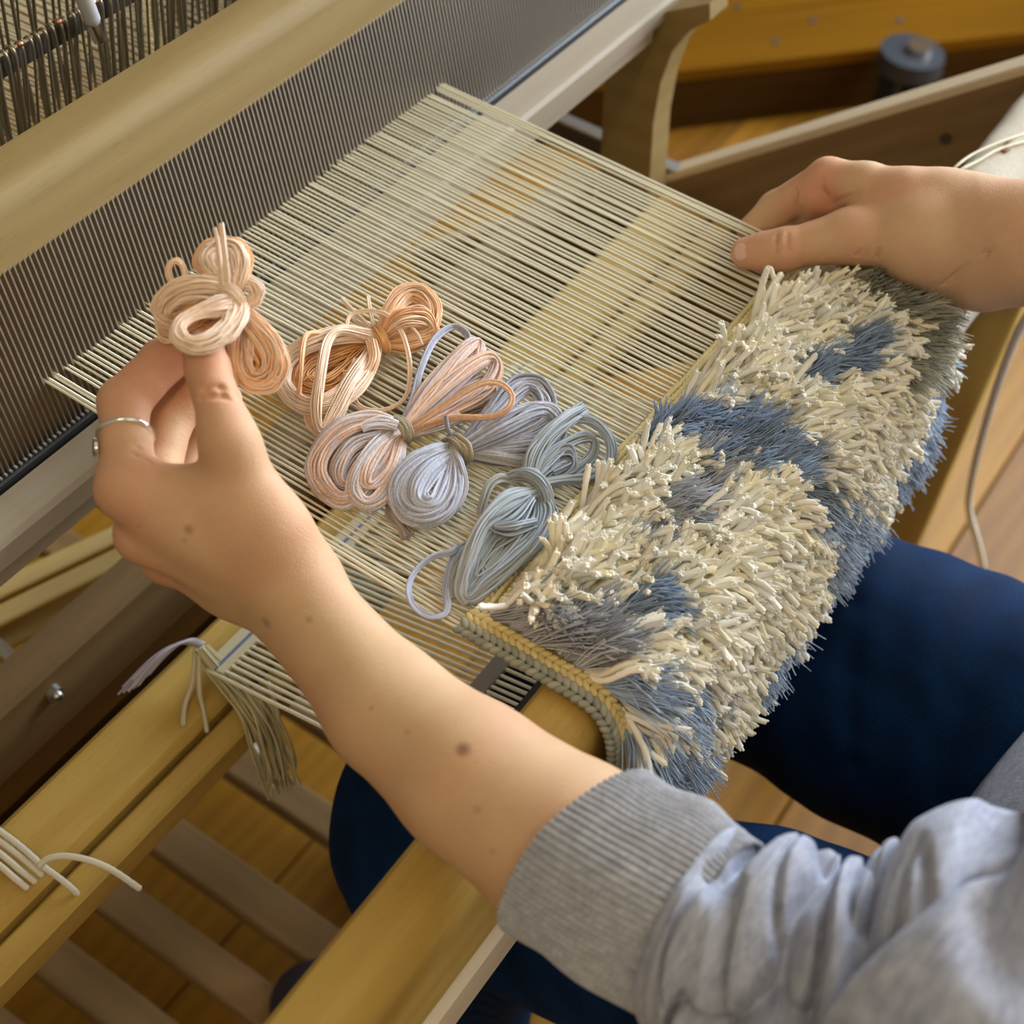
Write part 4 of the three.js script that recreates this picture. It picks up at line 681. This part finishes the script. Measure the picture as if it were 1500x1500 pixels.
{
  const g = new Field(V(0.215, -0.04, -0.385), V(0.40, 0.14, -0.02), 0.0013), L = LH, b = (a, c, k) => g.bone(g.f, a[0], c[0], a[1], c[1], k);
  const mix = (a, c, t, r) => [a[0].clone().lerp(c[0], t), r ?? a[1] + (c[1] - a[1]) * t];
  b(L.cuff, L.end, 0.01); b(L.mid2, L.cuff, 0.004); b(L.mid, L.mid2, 0.006); b(L.wrR, [L.mid[0], L.mid[1] * 0.86], 0.008); b(L.wrU, [L.mid[0], L.mid[1] * 0.86], 0.008);
  const wide = (a, r) => [a[0], a[1] * r];
  b(wide(L.im, 0.94), mix(L.wrR, L.wrU, 0.1, L.wrR[1] * 0.85), 0.012); b(wide(L.mm, 0.98), mix(L.wrR, L.wrU, 0.5, L.wrR[1] * 0.85), 0.005); b(wide(L.rm, 0.98), mix(L.wrR, L.wrU, 0.8, L.wrR[1] * 0.82), 0.005); b(wide(L.pm, 0.95), mix(L.wrR, L.wrU, 1, L.wrR[1] * 0.78), 0.012);
  // filled palm: between the metacarpals
  b(mix(L.im, L.wrR, 0.36, 0.0115), mix(L.pm, L.wrU, 0.34, 0.011), 0.010); b(mix(L.im, L.wrR, 0.6, 0.014), mix(L.pm, L.wrU, 0.6, 0.013), 0.014);
  b(L.tc, L.wrR, 0.014); b(L.tc, L.tm, 0.012);
  // web between thumb and index
  b(J(228, 722, 0.590, 38), J(345, 728, 0.588, 40), 0.010); b(J(330, 745, 0.590, 48), J(240, 762, 0.598, 40), 0.014);
  g.chain([wide(L.im, 0.98), [L.im[0].clone().lerp(L.ip[0], 0.5), 0.0094], L.ip, [L.ip[0].clone().lerp(L.id[0], 0.5), 0.0084], L.id, L.it], 0.004, 0.006);
  g.chain([wide(L.mm, 0.9), [L.mm[0].clone().lerp(L.mp[0], 0.5), 0.009], L.mp, [L.mp[0].clone().lerp(L.md[0], 0.5), 0.0083], L.md, L.mt], 0.004, 0.003);
  g.chain([wide(L.rm, 0.9), [L.rm[0].clone().lerp(L.rp[0], 0.5), 0.0088], L.rp, L.rd, L.rt], 0.004, 0.003);
  g.chain([wide(L.pm, 0.9), [L.pm[0].clone().lerp(L.pp[0], 0.5), 0.008], L.pp, L.pd, L.pt], 0.004, 0.003);
  g.chain([L.tm, [L.tm[0].clone().lerp(L.ti[0], 0.55), L.ti[1] * 1.04], L.ti, [L.ti[0].clone().lerp(L.tt[0], 0.55), L.ti[1] * 1.04], L.tt], 0.004, 0.010);
  // creases of the thumb joint and of the index finger
  for (const [l, r] of [[[[290, 585], [305, 581], [325, 580], [341, 584]], 0.0018], [[[295, 571], [314, 567], [335, 569]], 0.0018], [[[198, 655], [216, 660], [236, 674]], 0.0012], [[[192, 664], [212, 671], [228, 682]], 0.0010], [[[398, 640], [408, 668]], 0.0010]]) g.crease(l, r * 0.5);
  g.mesh(sink);
}
const leftCount = sink.p.length / 3;
// ---- right hand and forearm
const RH = {
  far: Q(1760, 380, 0.085, 116), fo: Q(1620, 368, 0.066, 96), w: Q(1500, 357, 0.05, 77), w2: Q(1430, 345, 0.042, 66),
  im: Q(1325, 288, 0.046, 38), mm: Q(1335, 310, 0.030, 36), rm: Q(1345, 333, 0.020, 33), pm: Q(1355, 356, 0.010, 29),
  ip: Q(1213, 261, 0.036, 29), id: Q(1137, 306, 0.008, 25), it: Q(1100, 338, -0.006, 21),
  mp: Q(1197, 287, 0.027, 26), md: Q(1186, 313, 0.004, 24), mt: Q(1158, 338, -0.018, 21),
  rp: Q(1222, 332, -0.022, 25), rd: Q(1214, 356, -0.034, 23), rt: Q(1190, 372, -0.036, 20), pp: Q(1264, 368, -0.034, 22), pd: Q(1250, 388, -0.042, 20), pt: Q(1230, 398, -0.044, 18),
  tc: Q(1352, 354, 0.036, 50), tm: Q(1246, 346, 0.030, 36), ti: Q(1150, 365, 0.019, 30.5), tt: Q(1094, 371, 0.0115, 24),
};
{
  const g = new Field(V(0.56, -0.065, -0.29), V(0.86, 0.125, 0.10), 0.0014), L = RH, b = (a, c, k) => g.bone(g.f, a[0], c[0], a[1], c[1], k);
  const mix = (a, c, t, r) => [a[0].clone().lerp(c[0], t), r ?? a[1] + (c[1] - a[1]) * t];
  b(L.far, L.fo, 0.01); b(L.fo, L.w, 0.01); b(L.w, L.w2, 0.01);
  const heel = Q(1397, 384, 0.022, 44), lowW = Q(1440, 395, 0.03, 48); b(L.w2, heel, 0.016); b(lowW, heel, 0.014); b(lowW, L.w, 0.016);
  const top = Q(1420, 312, 0.046, 44);
  b(L.im, top, 0.012); b(L.mm, L.w2, 0.012); b(L.rm, mix(L.w2, heel, 0.5), 0.012); b(L.pm, heel, 0.012);
  b(mix(L.im, top, 0.35, 0.013), mix(L.pm, heel, 0.35, 0.012), 0.014); b(mix(L.im, top, 0.7, 0.015), mix(L.pm, heel, 0.7, 0.014), 0.014);
  b(L.tc, L.w2, 0.014); b(L.tc, L.tm, 0.012); b(L.tc, heel, 0.014); b(Q(1298, 310, 0.036, 34), Q(1280, 345, 0.030, 34), 0.010); b(Q(1330, 320, 0.036, 40), L.tc, 0.014);
  g.chain([L.im, [L.im[0].clone().lerp(L.ip[0], 0.5), 0.0126], L.ip, L.id, L.it], 0.004, 0.006);
  g.chain([L.mm, [L.mm[0].clone().lerp(L.mp[0], 0.5), 0.0092], L.mp, L.md, L.mt], 0.004, 0.003);
  g.chain([L.rm, L.rp, L.rd, L.rt], 0.004, 0.003); g.chain([L.pm, L.pp, L.pd, L.pt], 0.004, 0.003);
  g.chain([L.tm, [L.tm[0].clone().lerp(L.ti[0], 0.5), 0.0108], L.ti, [L.ti[0].clone().lerp(L.tt[0], 0.5), 0.0096], L.tt], 0.004, 0.010);
  for (const [l, r] of [[[[1139, 340], [1135, 355], [1139, 375]], 0.0018], [[[1154, 338], [1153, 354], [1155, 373]], 0.0018], [[[1452, 366], [1425, 385], [1402, 402], [1372, 424]], 0.003], [[[1262, 366], [1252, 378]], 0.0013], [[[1276, 362], [1266, 380]], 0.0013], [[[1290, 362], [1282, 382]], 0.0012], [[[1216, 301], [1240, 290], [1264, 281]], 0.0022], [[[1203, 258], [1206, 278], [1213, 296]], 0.0020], [[[1164, 272], [1167, 295], [1172, 312]], 0.0018]]) g.crease(l, r * 0.5);
  g.mesh(sink);
}
const rightCount = sink.p.length / 3;
// ---- shoulders, neck and trunk, hidden in the clothes, which carry both arms
{
  const g = new Field(V(0.2, -0.35, -0.12), V(1.05, 0.52, 0.62), 0.012), b = (a, c, ra, rb, k = 0.03) => g.bone(g.f, V(...a), V(...c), ra, rb, k), e = LH.end[0];
  b([0.58, -0.2, 0.24], [0.58, 0.2, 0.3], 0.10, 0.11); b([0.44, 0.26, 0.33], [0.72, 0.26, 0.33], 0.055, 0.055); b([0.58, 0.26, 0.33], [0.58, 0.45, 0.33], 0.05, 0.05);
  const s1 = PD(1180, 1424, 0.495), s2 = PD(1400, 1490, 0.475);
  b([0.44, 0.26, 0.33], [0.335, 0.10, 0.17], 0.04, 0.03); b([0.335, 0.10, 0.17], s2.toArray(), 0.03, 0.024); b(s2.toArray(), s1.toArray(), 0.024, 0.018); b(s1.toArray(), e.toArray(), 0.018, 0.022);
  b([0.72, 0.26, 0.33], [0.86, 0.06, 0.2], 0.045, 0.036); b([0.86, 0.06, 0.2], RH.fo[0].toArray(), 0.034, 0.03);
  g.mesh(sink);
}
{
  const P = sink.p, col = [], uv = [], n = P.length / 3, base = [0.62, 0.375, 0.215];
  const warm = [LH.im, LH.mm, LH.rm, LH.ip, LH.id, LH.ti, RH.im, RH.ip, RH.ti, RH.tm, RH.mp].map((j) => [j[0], 0.014]).concat([[LH.it[0], 0.012], [LH.tt[0], 0.012], [RH.tt[0], 0.010], ]);
  // moles: nearest surface point to a measured sight line
  const moles = [[272, 783, 0.0016, 0.5], [266, 798, 0.001, 0.25], [384, 917, 0.0021, 0.45], [447, 907, 0.0012, 0.4], [675, 1090, 0.0023, 0.75], [536, 1035, 0.0009, 0.35], [588, 1073, 0.001, 0.3], [690, 1185, 0.0014, 0.3], [717, 1255, 0.0012, 0.3], [200, 777, 0.0008, 0.3]].map(([u, v, r, a]) => { let best = 1e9, at = null; const s = sight(u, v).normalize(); for (let k = 0; k < leftCount; k++) { const q = V(P[k * 3], P[k * 3 + 1], P[k * 3 + 2]).sub(EYE), d = q.dot(s), off = q.addScaledVector(s, -d).length(); const sc = d + (off > 0.0022 ? 10 + off : 0); if (sc < best) { best = sc; at = V(P[k * 3], P[k * 3 + 1], P[k * 3 + 2]); } } return [at, r, a]; });
  const q = V();
  for (let k = 0; k < n; k++) {
    q.set(P[k * 3], P[k * 3 + 1], P[k * 3 + 2]);
    const c = [...base], m = 1 + noise(q.x * 60, q.y * 60, q.z * 60) * 0.05 + noise(q.x * 260, q.y * 260, q.z * 260) * 0.03, red = noise(q.x * 26 + 9, q.y * 26, q.z * 26) * 0.11 + noise(q.x * 90, q.y * 90 + 3, q.z * 90) * 0.05;
    c[0] *= m; c[1] *= m * (1 - red); c[2] *= m * (1 - red * 0.8);
    for (const [p, r] of warm) { const d = q.distanceTo(p); if (d < r * 1.6) { const w = 0.22 * (1 - d / (r * 1.6)); c[1] *= 1 - w; c[2] *= 1 - w * 0.8; } }
    for (const [p, r, a] of moles) { const d = q.distanceTo(p); if (d < r * 1.5) { const w = a * Math.min(1, 1.5 - d / r); c[0] += (0.16 - c[0]) * w; c[1] += (0.065 - c[1]) * w; c[2] += (0.035 - c[2]) * w; } }
    col.push(...c); uv.push(q.x * 1 + q.y * 0.6, q.z + q.y * 0.4);
  }
  const bump = dataTex(256, 256, (u, v) => { const a = Math.abs(noise(u * 60, v * 60, 2)), b = Math.abs(noise(u * 110 + 7, v * 110, 5)), t = 150 + 90 * Math.min(a, b) * 2; return [t, t, t]; }, false, [28, 28]);
  const skin = new THREE.MeshPhysicalMaterial({ vertexColors: true, roughness: 0.55, sheen: 0.12, sheenRoughness: 0.5, sheenColor: new THREE.Color(0.6, 0.4, 0.35), bumpMap: bump, bumpScale: 0.0006, specularIntensity: 0.5 });
  part('body', rawGeo(P, sink.i, { nor: sink.n, col, uv }), skin, person);
  // nails
  const nailM = new THREE.MeshPhysicalMaterial({ color: new THREE.Color(0.70, 0.42, 0.34), roughness: 0.28, clearcoat: 0.4 });
  const nail = (p, along, up, l, w, t) => { const z = along.clone().normalize(), y = up.clone().addScaledVector(z, -up.dot(z)).normalize(), x = V().crossVectors(y, z); const g = new THREE.SphereGeometry(1, 20, 14); const a = g.attributes.position; for (let i = 0; i < a.count; i++) a.setXYZ(i, Math.sign(a.getX(i)) * Math.abs(a.getX(i)) ** 0.8 * w, a.getY(i) * t - 0.3 * w * (a.getX(i)) ** 2, Math.sign(a.getZ(i)) * Math.abs(a.getZ(i)) ** 0.75 * l); g.computeVertexNormals(); g.applyMatrix4(new THREE.Matrix4().makeBasis(x, y, z).setPosition(p)); return part('fingernail', g, nailM, person); };
  { const up = EYE.clone().sub(RH.tt[0]).normalize().add(V(-0.1, 0.35, 0)).normalize(), al = RH.tt[0].clone().sub(RH.ti[0]).normalize(); nail(RH.tt[0].clone().lerp(RH.ti[0], 0.02).addScaledVector(up, RH.tt[1] * 0.86), al, up, 0.0072, 0.0056, 0.0016); }
  { const up = FW.clone().negate(), al = LH.tt[0].clone().sub(LH.ti[0]).normalize(); nail(LH.tt[0].clone().addScaledVector(al, 0.002).addScaledVector(up, LH.tt[1] * 0.86).addScaledVector(RT, 0.001), al, up, 0.0068, 0.0058, 0.0016); }
}
// ---- silver ring on the index finger, with a small disc
{
  const a = LH.im[0], b = LH.ip[0], ax = b.clone().sub(a).normalize(), c = a.clone().lerp(b, 0.60), q = turned(V(0, 0, 1), ax);
  const tor = new THREE.TorusGeometry(0.0104, 0.00105, 12, 48); const tilt = q.clone().multiply(new THREE.Quaternion().setFromAxisAngle(V(1, 0, 0), 0.12));
  const ring = part('finger_ring', placed(tor, c, tilt, V(1, 1, 1)), M.silver, person, 'silver ring');
  const dp = PD(139, 655, 0.591), dn = RT.clone().negate().addScaledVector(FW, -0.35).normalize();
  part('ring_disc', placed(new THREE.CylinderGeometry(0.0046, 0.0046, 0.0011, 24), dp, turned(V(0, 1, 0), dn), V(0.8, 1, 1.25)), M.silver, ring, 'small silver disc');
}
// ---- sweatshirt: left sleeve with its ribbed cuff, right sleeve and trunk
const knit = (c0, c1, f) => dataTex(256, 256, (u, v) => { const a = noise(u * 90, v * 30, 3) * 0.5 + noise(u * 14, v * 14, 6) * 0.35 + noise(u * 220, v * 200, 9) * 0.35, t = Math.max(0, Math.min(1, 0.5 + a)); return [0, 1, 2].map((i) => c0[i] + (c1[i] - c0[i]) * t); }, true, [f, f]);
const fleece = new THREE.MeshPhysicalMaterial({ map: knit([138, 142, 160], [188, 192, 208], 9), roughness: 0.95, sheen: 0.4, sheenRoughness: 0.7, sheenColor: new THREE.Color(0.45, 0.47, 0.52) });
const ribM = new THREE.MeshPhysicalMaterial({ map: knit([146, 148, 158], [192, 194, 202], 14), roughness: 0.95, sheen: 0.4, sheenRoughness: 0.7, sheenColor: new THREE.Color(0.45, 0.47, 0.52) });
function sleeveGeo(keys, NR, NS, disp, thick = 0.0028, skew = 0) {
  const up = RT.clone().multiplyScalar(0.53).addScaledVector(UP, 0.85);   // keys: [Vector3, radius]
  const c = new THREE.CatmullRomCurve3(keys.map((k) => k[0]), false, 'catmullrom', 0.5), P = [], U = [], I = [], rad = (t) => { const x = t * (keys.length - 1), i = Math.min(keys.length - 2, Math.floor(x)), f = x - i, s = f * f * (3 - 2 * f); return keys[i][1] + (keys[i + 1][1] - keys[i][1]) * s; };
  let ref = V(0, 1, 0);
  const ring = (t, off) => { const p = c.getPoint(t), T = c.getTangent(t), A = ref.clone().addScaledVector(T, -ref.dot(T)).normalize(), B = V().crossVectors(T, A); ref = A.clone(); for (let s = 0; s <= NS; s++) { const a = s / NS * 6.28318530718, r = rad(t) + off + disp(t, a); const o = V().addScaledVector(A, Math.cos(a)).addScaledVector(B, Math.sin(a)), q = p.clone().addScaledVector(o, r).addScaledVector(T, skew * (1 - t) * (0.35 + o.dot(up))); P.push(q.x, q.y, q.z); U.push(t * c.getLength(), a * 0.04); } };
  ring(0.012, -thick * 2.2); ring(0.004, -thick * 1.6); ring(0, -thick); ring(0, -thick * 0.3);
  for (let k = 0; k <= NR; k++) ring(Math.min(0.999, 0.004 + k / NR), 0);
  const R = NR + 5, w = NS + 1; for (let k = 0; k < R - 1; k++) for (let s = 0; s < NS; s++) { const a = k * w + s, b = a + 1, d = a + w, e = d + 1; I.push(a, b, d, b, e, d); }
  return rawGeo(P, I, { uv: U });
}
{
  const k = (u, v, d, r) => { const [p, q] = J(u, v, d, r); return [p, q]; };
  const c0 = k(839, 1245, 0.545, 150), c1 = k(940, 1306, 0.528, 158), c2 = k(1050, 1366, 0.513, 152);
  part('cuff', sleeveGeo([c0, c1, c2], 46, 720, (t, a) => 0.0006 * Math.sign(Math.sin(a * 84)) * Math.abs(Math.sin(a * 84)) ** 0.6 + noise(t * 3, Math.cos(a) * 1.4, Math.sin(a) * 1.4) * 0.002 - 0.002 * Math.max(0, t - 0.86) / 0.14, 0.0028, 0.0085), ribM, person, 'ribbed sweatshirt cuff');
  const s = [k(1012, 1346, 0.515, 154), k(1078, 1384, 0.507, 158), k(1175, 1428, 0.495, 184), k(1270, 1456, 0.487, 214), k(1400, 1486, 0.475, 288), k(1540, 1530, 0.463, 340), [V(0.335, 0.10, 0.17), 0.078], [V(0.40, 0.2, 0.27), 0.075], [V(0.47, 0.25, 0.33), 0.075]];
  const folds = (t, a) => {
    const x = t * 8 + Math.cos(a + 0.6) * 0.22, env = Math.min(1, 0.15 + t * 12) * (t < 0.62 ? 1 : Math.max(0, 1 - (t - 0.62) * 4));
    const wv = noise(x * 1.4, Math.cos(a) * 0.6, Math.sin(a) * 0.6) * 0.012 + noise(x * 2.9 + 4, Math.cos(a) * 1.0 + 3, Math.sin(a) * 1.0) * 0.004;
    const n1 = noise(x * 1.15 + 2, Math.cos(a) * 0.55 + 7, Math.sin(a) * 0.55), n2 = noise(x * 1.7 + 11, Math.cos(a) * 0.7 + 2, Math.sin(a) * 0.7 + 5);
    return Math.max(-0.013, Math.min(0.006, env * (wv - 0.009 * Math.exp(-((n1 / 0.1) ** 2)) - 0.006 * Math.exp(-((n2 / 0.09) ** 2)) + 0.003)));
  };
  part('left_sleeve', sleeveGeo(s, 230, 160, folds), fleece, person, 'crumpled grey sleeve');
  const g = new Field(V(0.34, -0.40, -0.06), V(1.1, 0.42, 0.66), 0.01), b = (a, c, ra, rb, q = 0.05) => g.bone(g.f, V(...a), V(...c), ra, rb, q);
  b([0.50, -0.2, 0.17], [0.66, -0.2, 0.17], 0.155, 0.155); b([0.52, -0.2, 0.19], [0.54, 0.2, 0.29], 0.14, 0.12); b([0.64, -0.2, 0.19], [0.62, 0.2, 0.29], 0.14, 0.12);
  b([0.46, 0.25, 0.33], [0.70, 0.25, 0.33], 0.08, 0.08); b([0.72, 0.24, 0.33], [0.875, 0.075, 0.2], 0.075, 0.07); b([0.875, 0.075, 0.2], [0.845, 0.075, 0.10], 0.065, 0.05);
  g.bone(g.f, V(0.58, 0.33, 0.34), V(0.58, 0.6, 0.34), 0.062, 0.062, 0.01, 1);
  const sk = { p: [], n: [], i: [] }; for (let q = 0; q < g.f.length; q++) g.f[q] += 0; g.mesh(sk);
  const uv = []; for (let q = 0; q < sk.p.length; q += 3) uv.push(sk.p[q] * 1 + sk.p[q + 2] * 0.5, sk.p[q + 1] + sk.p[q + 2] * 0.5);
  part('sweatshirt', rawGeo(sk.p, sk.i, { nor: sk.n, uv }), fleece, person, 'heather grey sweatshirt');
}
// ---- jeans and shoes
{
  const denim = new THREE.MeshPhysicalMaterial({ roughness: 0.85, sheen: 0.08, sheenColor: new THREE.Color(0.05, 0.15, 0.4), specularIntensity: 0.25, sheenRoughness: 0.6, map: dataTex(512, 512, (u, v) => { const t = 0.5 + 0.28 * Math.sin((u * 512 + v * 512) * 0.9) + noise(u * 150, v * 150, 2) * 0.5 + noise(u * 7, v * 7, 5) * 0.5; return [2 + 5 * t, 22 + 22 * t, 46 + 40 * t]; }, true, [6, 6]) });
  const g = new Field(V(0.24, FLOOR - 0.02, -0.52), V(0.86, 0.0, 0.46), 0.005), b = (a, c, ra, rb, q = 0.03) => g.bone(g.f, V(...a), V(...c), ra, rb, q);
  b([0.59, -0.235, -0.24], [0.62, -0.225, 0.2], 0.075, 0.102); b([0.376, -0.252, -0.215], [0.40, -0.24, -0.02], 0.066, 0.070); b([0.40, -0.24, -0.02], [0.455, -0.225, 0.2], 0.070, 0.095); b([0.49, -0.22, 0.24], [0.65, -0.22, 0.24], 0.115, 0.115);
  b([0.59, -0.24, -0.24], [0.60, -0.68, -0.27], 0.068, 0.05); b([0.376, -0.255, -0.215], [0.39, -0.66, -0.2], 0.062, 0.05);
  g.crease([[1252, 870], [1245, 960], [1243, 1050], [1248, 1130], [1268, 1215]], 0.0045, 0.3, 0.004);
  const sk = { p: [], n: [], i: [] }; g.mesh(sk);
  const uv = [], n = sk.p; for (let q = 0; q < n.length; q += 3) { uv.push(n[q] + n[q + 1] * 0.8, n[q + 2] + n[q + 1] * 0.6); const w = noise(n[q] * 14, n[q + 1] * 14, n[q + 2] * 26) * 0.005; n[q] += sk.n[q] * w; n[q + 1] += sk.n[q + 1] * w; n[q + 2] += sk.n[q + 2] * w; }
  part('jeans', rawGeo(n, sk.i, { uv }), denim, person, 'dark blue denim jeans');
  const shoeM = new THREE.MeshStandardMaterial({ color: new THREE.Color(0.016, 0.012, 0.03), roughness: 0.7 });
  for (const [x, y, z] of [[0.372, -0.60, -0.215], [0.60, FLOOR + 0.04, -0.28]]) {
    const f = new Field(V(x - 0.07, y - 0.06, z - 0.2), V(x + 0.07, y + 0.12, z + 0.12), 0.006); f.bone(f.f, V(x, y, z + 0.05), V(x - 0.005, y - 0.008, z - 0.1), 0.036, 0.034, 0.02); f.bone(f.f, V(x, y + 0.0, z + 0.03), V(x, y + 0.06, z + 0.03), 0.038, 0.04, 0.03);
    const k = { p: [], n: [], i: [] }; f.mesh(k); part('shoe', rawGeo(k.p, k.i, { nor: k.n }), shoeM, person, 'dark shoe');
  }
  const bench = thing('weaving_bench', 'plain wooden bench under the seated weaver', 'bench', [0.57, FLOOR, 0.24]);
  part('seat', board(V(0.25, -0.392, 0.25), V(0.9, -0.392, 0.25), 0.28, 0.03, 0.006), M.maple, bench);
  for (const x of [0.3, 0.85]) for (const z of [0.15, 0.35]) part('leg', board(V(x, FLOOR, z), V(x, -0.407, z), 0.04, 0.04, 0.004, V(0, 0, 1)), M.maple, bench);
}

// ---------------------------------------------------------------- far right: low wooden platform and a caster
{
  const a = PY(1000, 103, FLOOR + 0.1), b = PY(1300, 70, FLOOR + 0.1), d = b.clone().sub(a).setY(0).normalize(), nr = V(-d.z, 0, d.x); if (nr.dot(V(-1, 0, 0)) > 0) nr.negate();
  const o = thing('wooden_platform', 'low amber wooden platform with nailed boards beyond the loom', 'platform', a.clone().setY(FLOOR).toArray());
  const s = a.clone().addScaledVector(d, -0.6), e = b.clone().addScaledVector(d, 0.55), W = 0.125;
  for (let k = 0; k < 4; k++) { const f = nr.clone().multiplyScalar(W * (k + 0.5)); part('platform_board', board(s.clone().add(f).setY(FLOOR + 0.09), e.clone().add(f).setY(FLOOR + 0.09), W - 0.002, 0.02, 0.002), M.platform, o); }
  part('platform_side', board(s.clone().addScaledVector(nr, 0.012).setY(FLOOR + 0.04), e.clone().addScaledVector(nr, 0.012).setY(FLOOR + 0.04), 0.02, 0.078, 0.002), M.riser, o, 'side board with shade put into its dark brown');  // shade on this upright face is put into the dark brown
  for (const [u, v] of [[1080, 10], [1136, 61], [1190, 30], [1318, 30]]) part('nail', placed(new THREE.CylinderGeometry(0.006, 0.006, 0.002, 12), PY(u, v, FLOOR + 0.1005)), M.darkSteel, o);
  const c = PY(1288, 172, FLOOR).addScaledVector(nr, -0.03), cs = thing('caster', 'small dark metal caster foot standing by the wooden platform', 'caster', c.toArray());
  const fw = 0.022;
  part('wheel', placed(new THREE.CylinderGeometry(fw, fw, 0.022, 28), c.clone().add(V(0, fw, 0)), turned(V(0, 1, 0), d)), M.darkSteel, cs);
  part('fork', mergeGeometries([-1, 1].map((q) => placed(new THREE.BoxGeometry(0.004, 0.05, 0.03), c.clone().add(V(0, 0.045, 0)).addScaledVector(d, q * 0.015), turned(V(1, 0, 0), d)))), M.blackPlastic, cs);
  part('plate', placed(new THREE.CylinderGeometry(0.03, 0.032, 0.016, 24), c.clone().add(V(0, 0.078, 0))), M.blackPlastic, cs);
  part('pin', placed(new THREE.CylinderGeometry(0.012, 0.012, 0.006, 20), c.clone().add(V(0, 0.089, 0)).addScaledVector(d, 0.006)), M.silver, cs, 'chrome pin head');
  cs.scale.setScalar(1.5);
}

scene.traverse((o) => { if (o.isMesh) { o.castShadow = true; o.receiveShadow = true; } });
renderer.render(scene, camera);
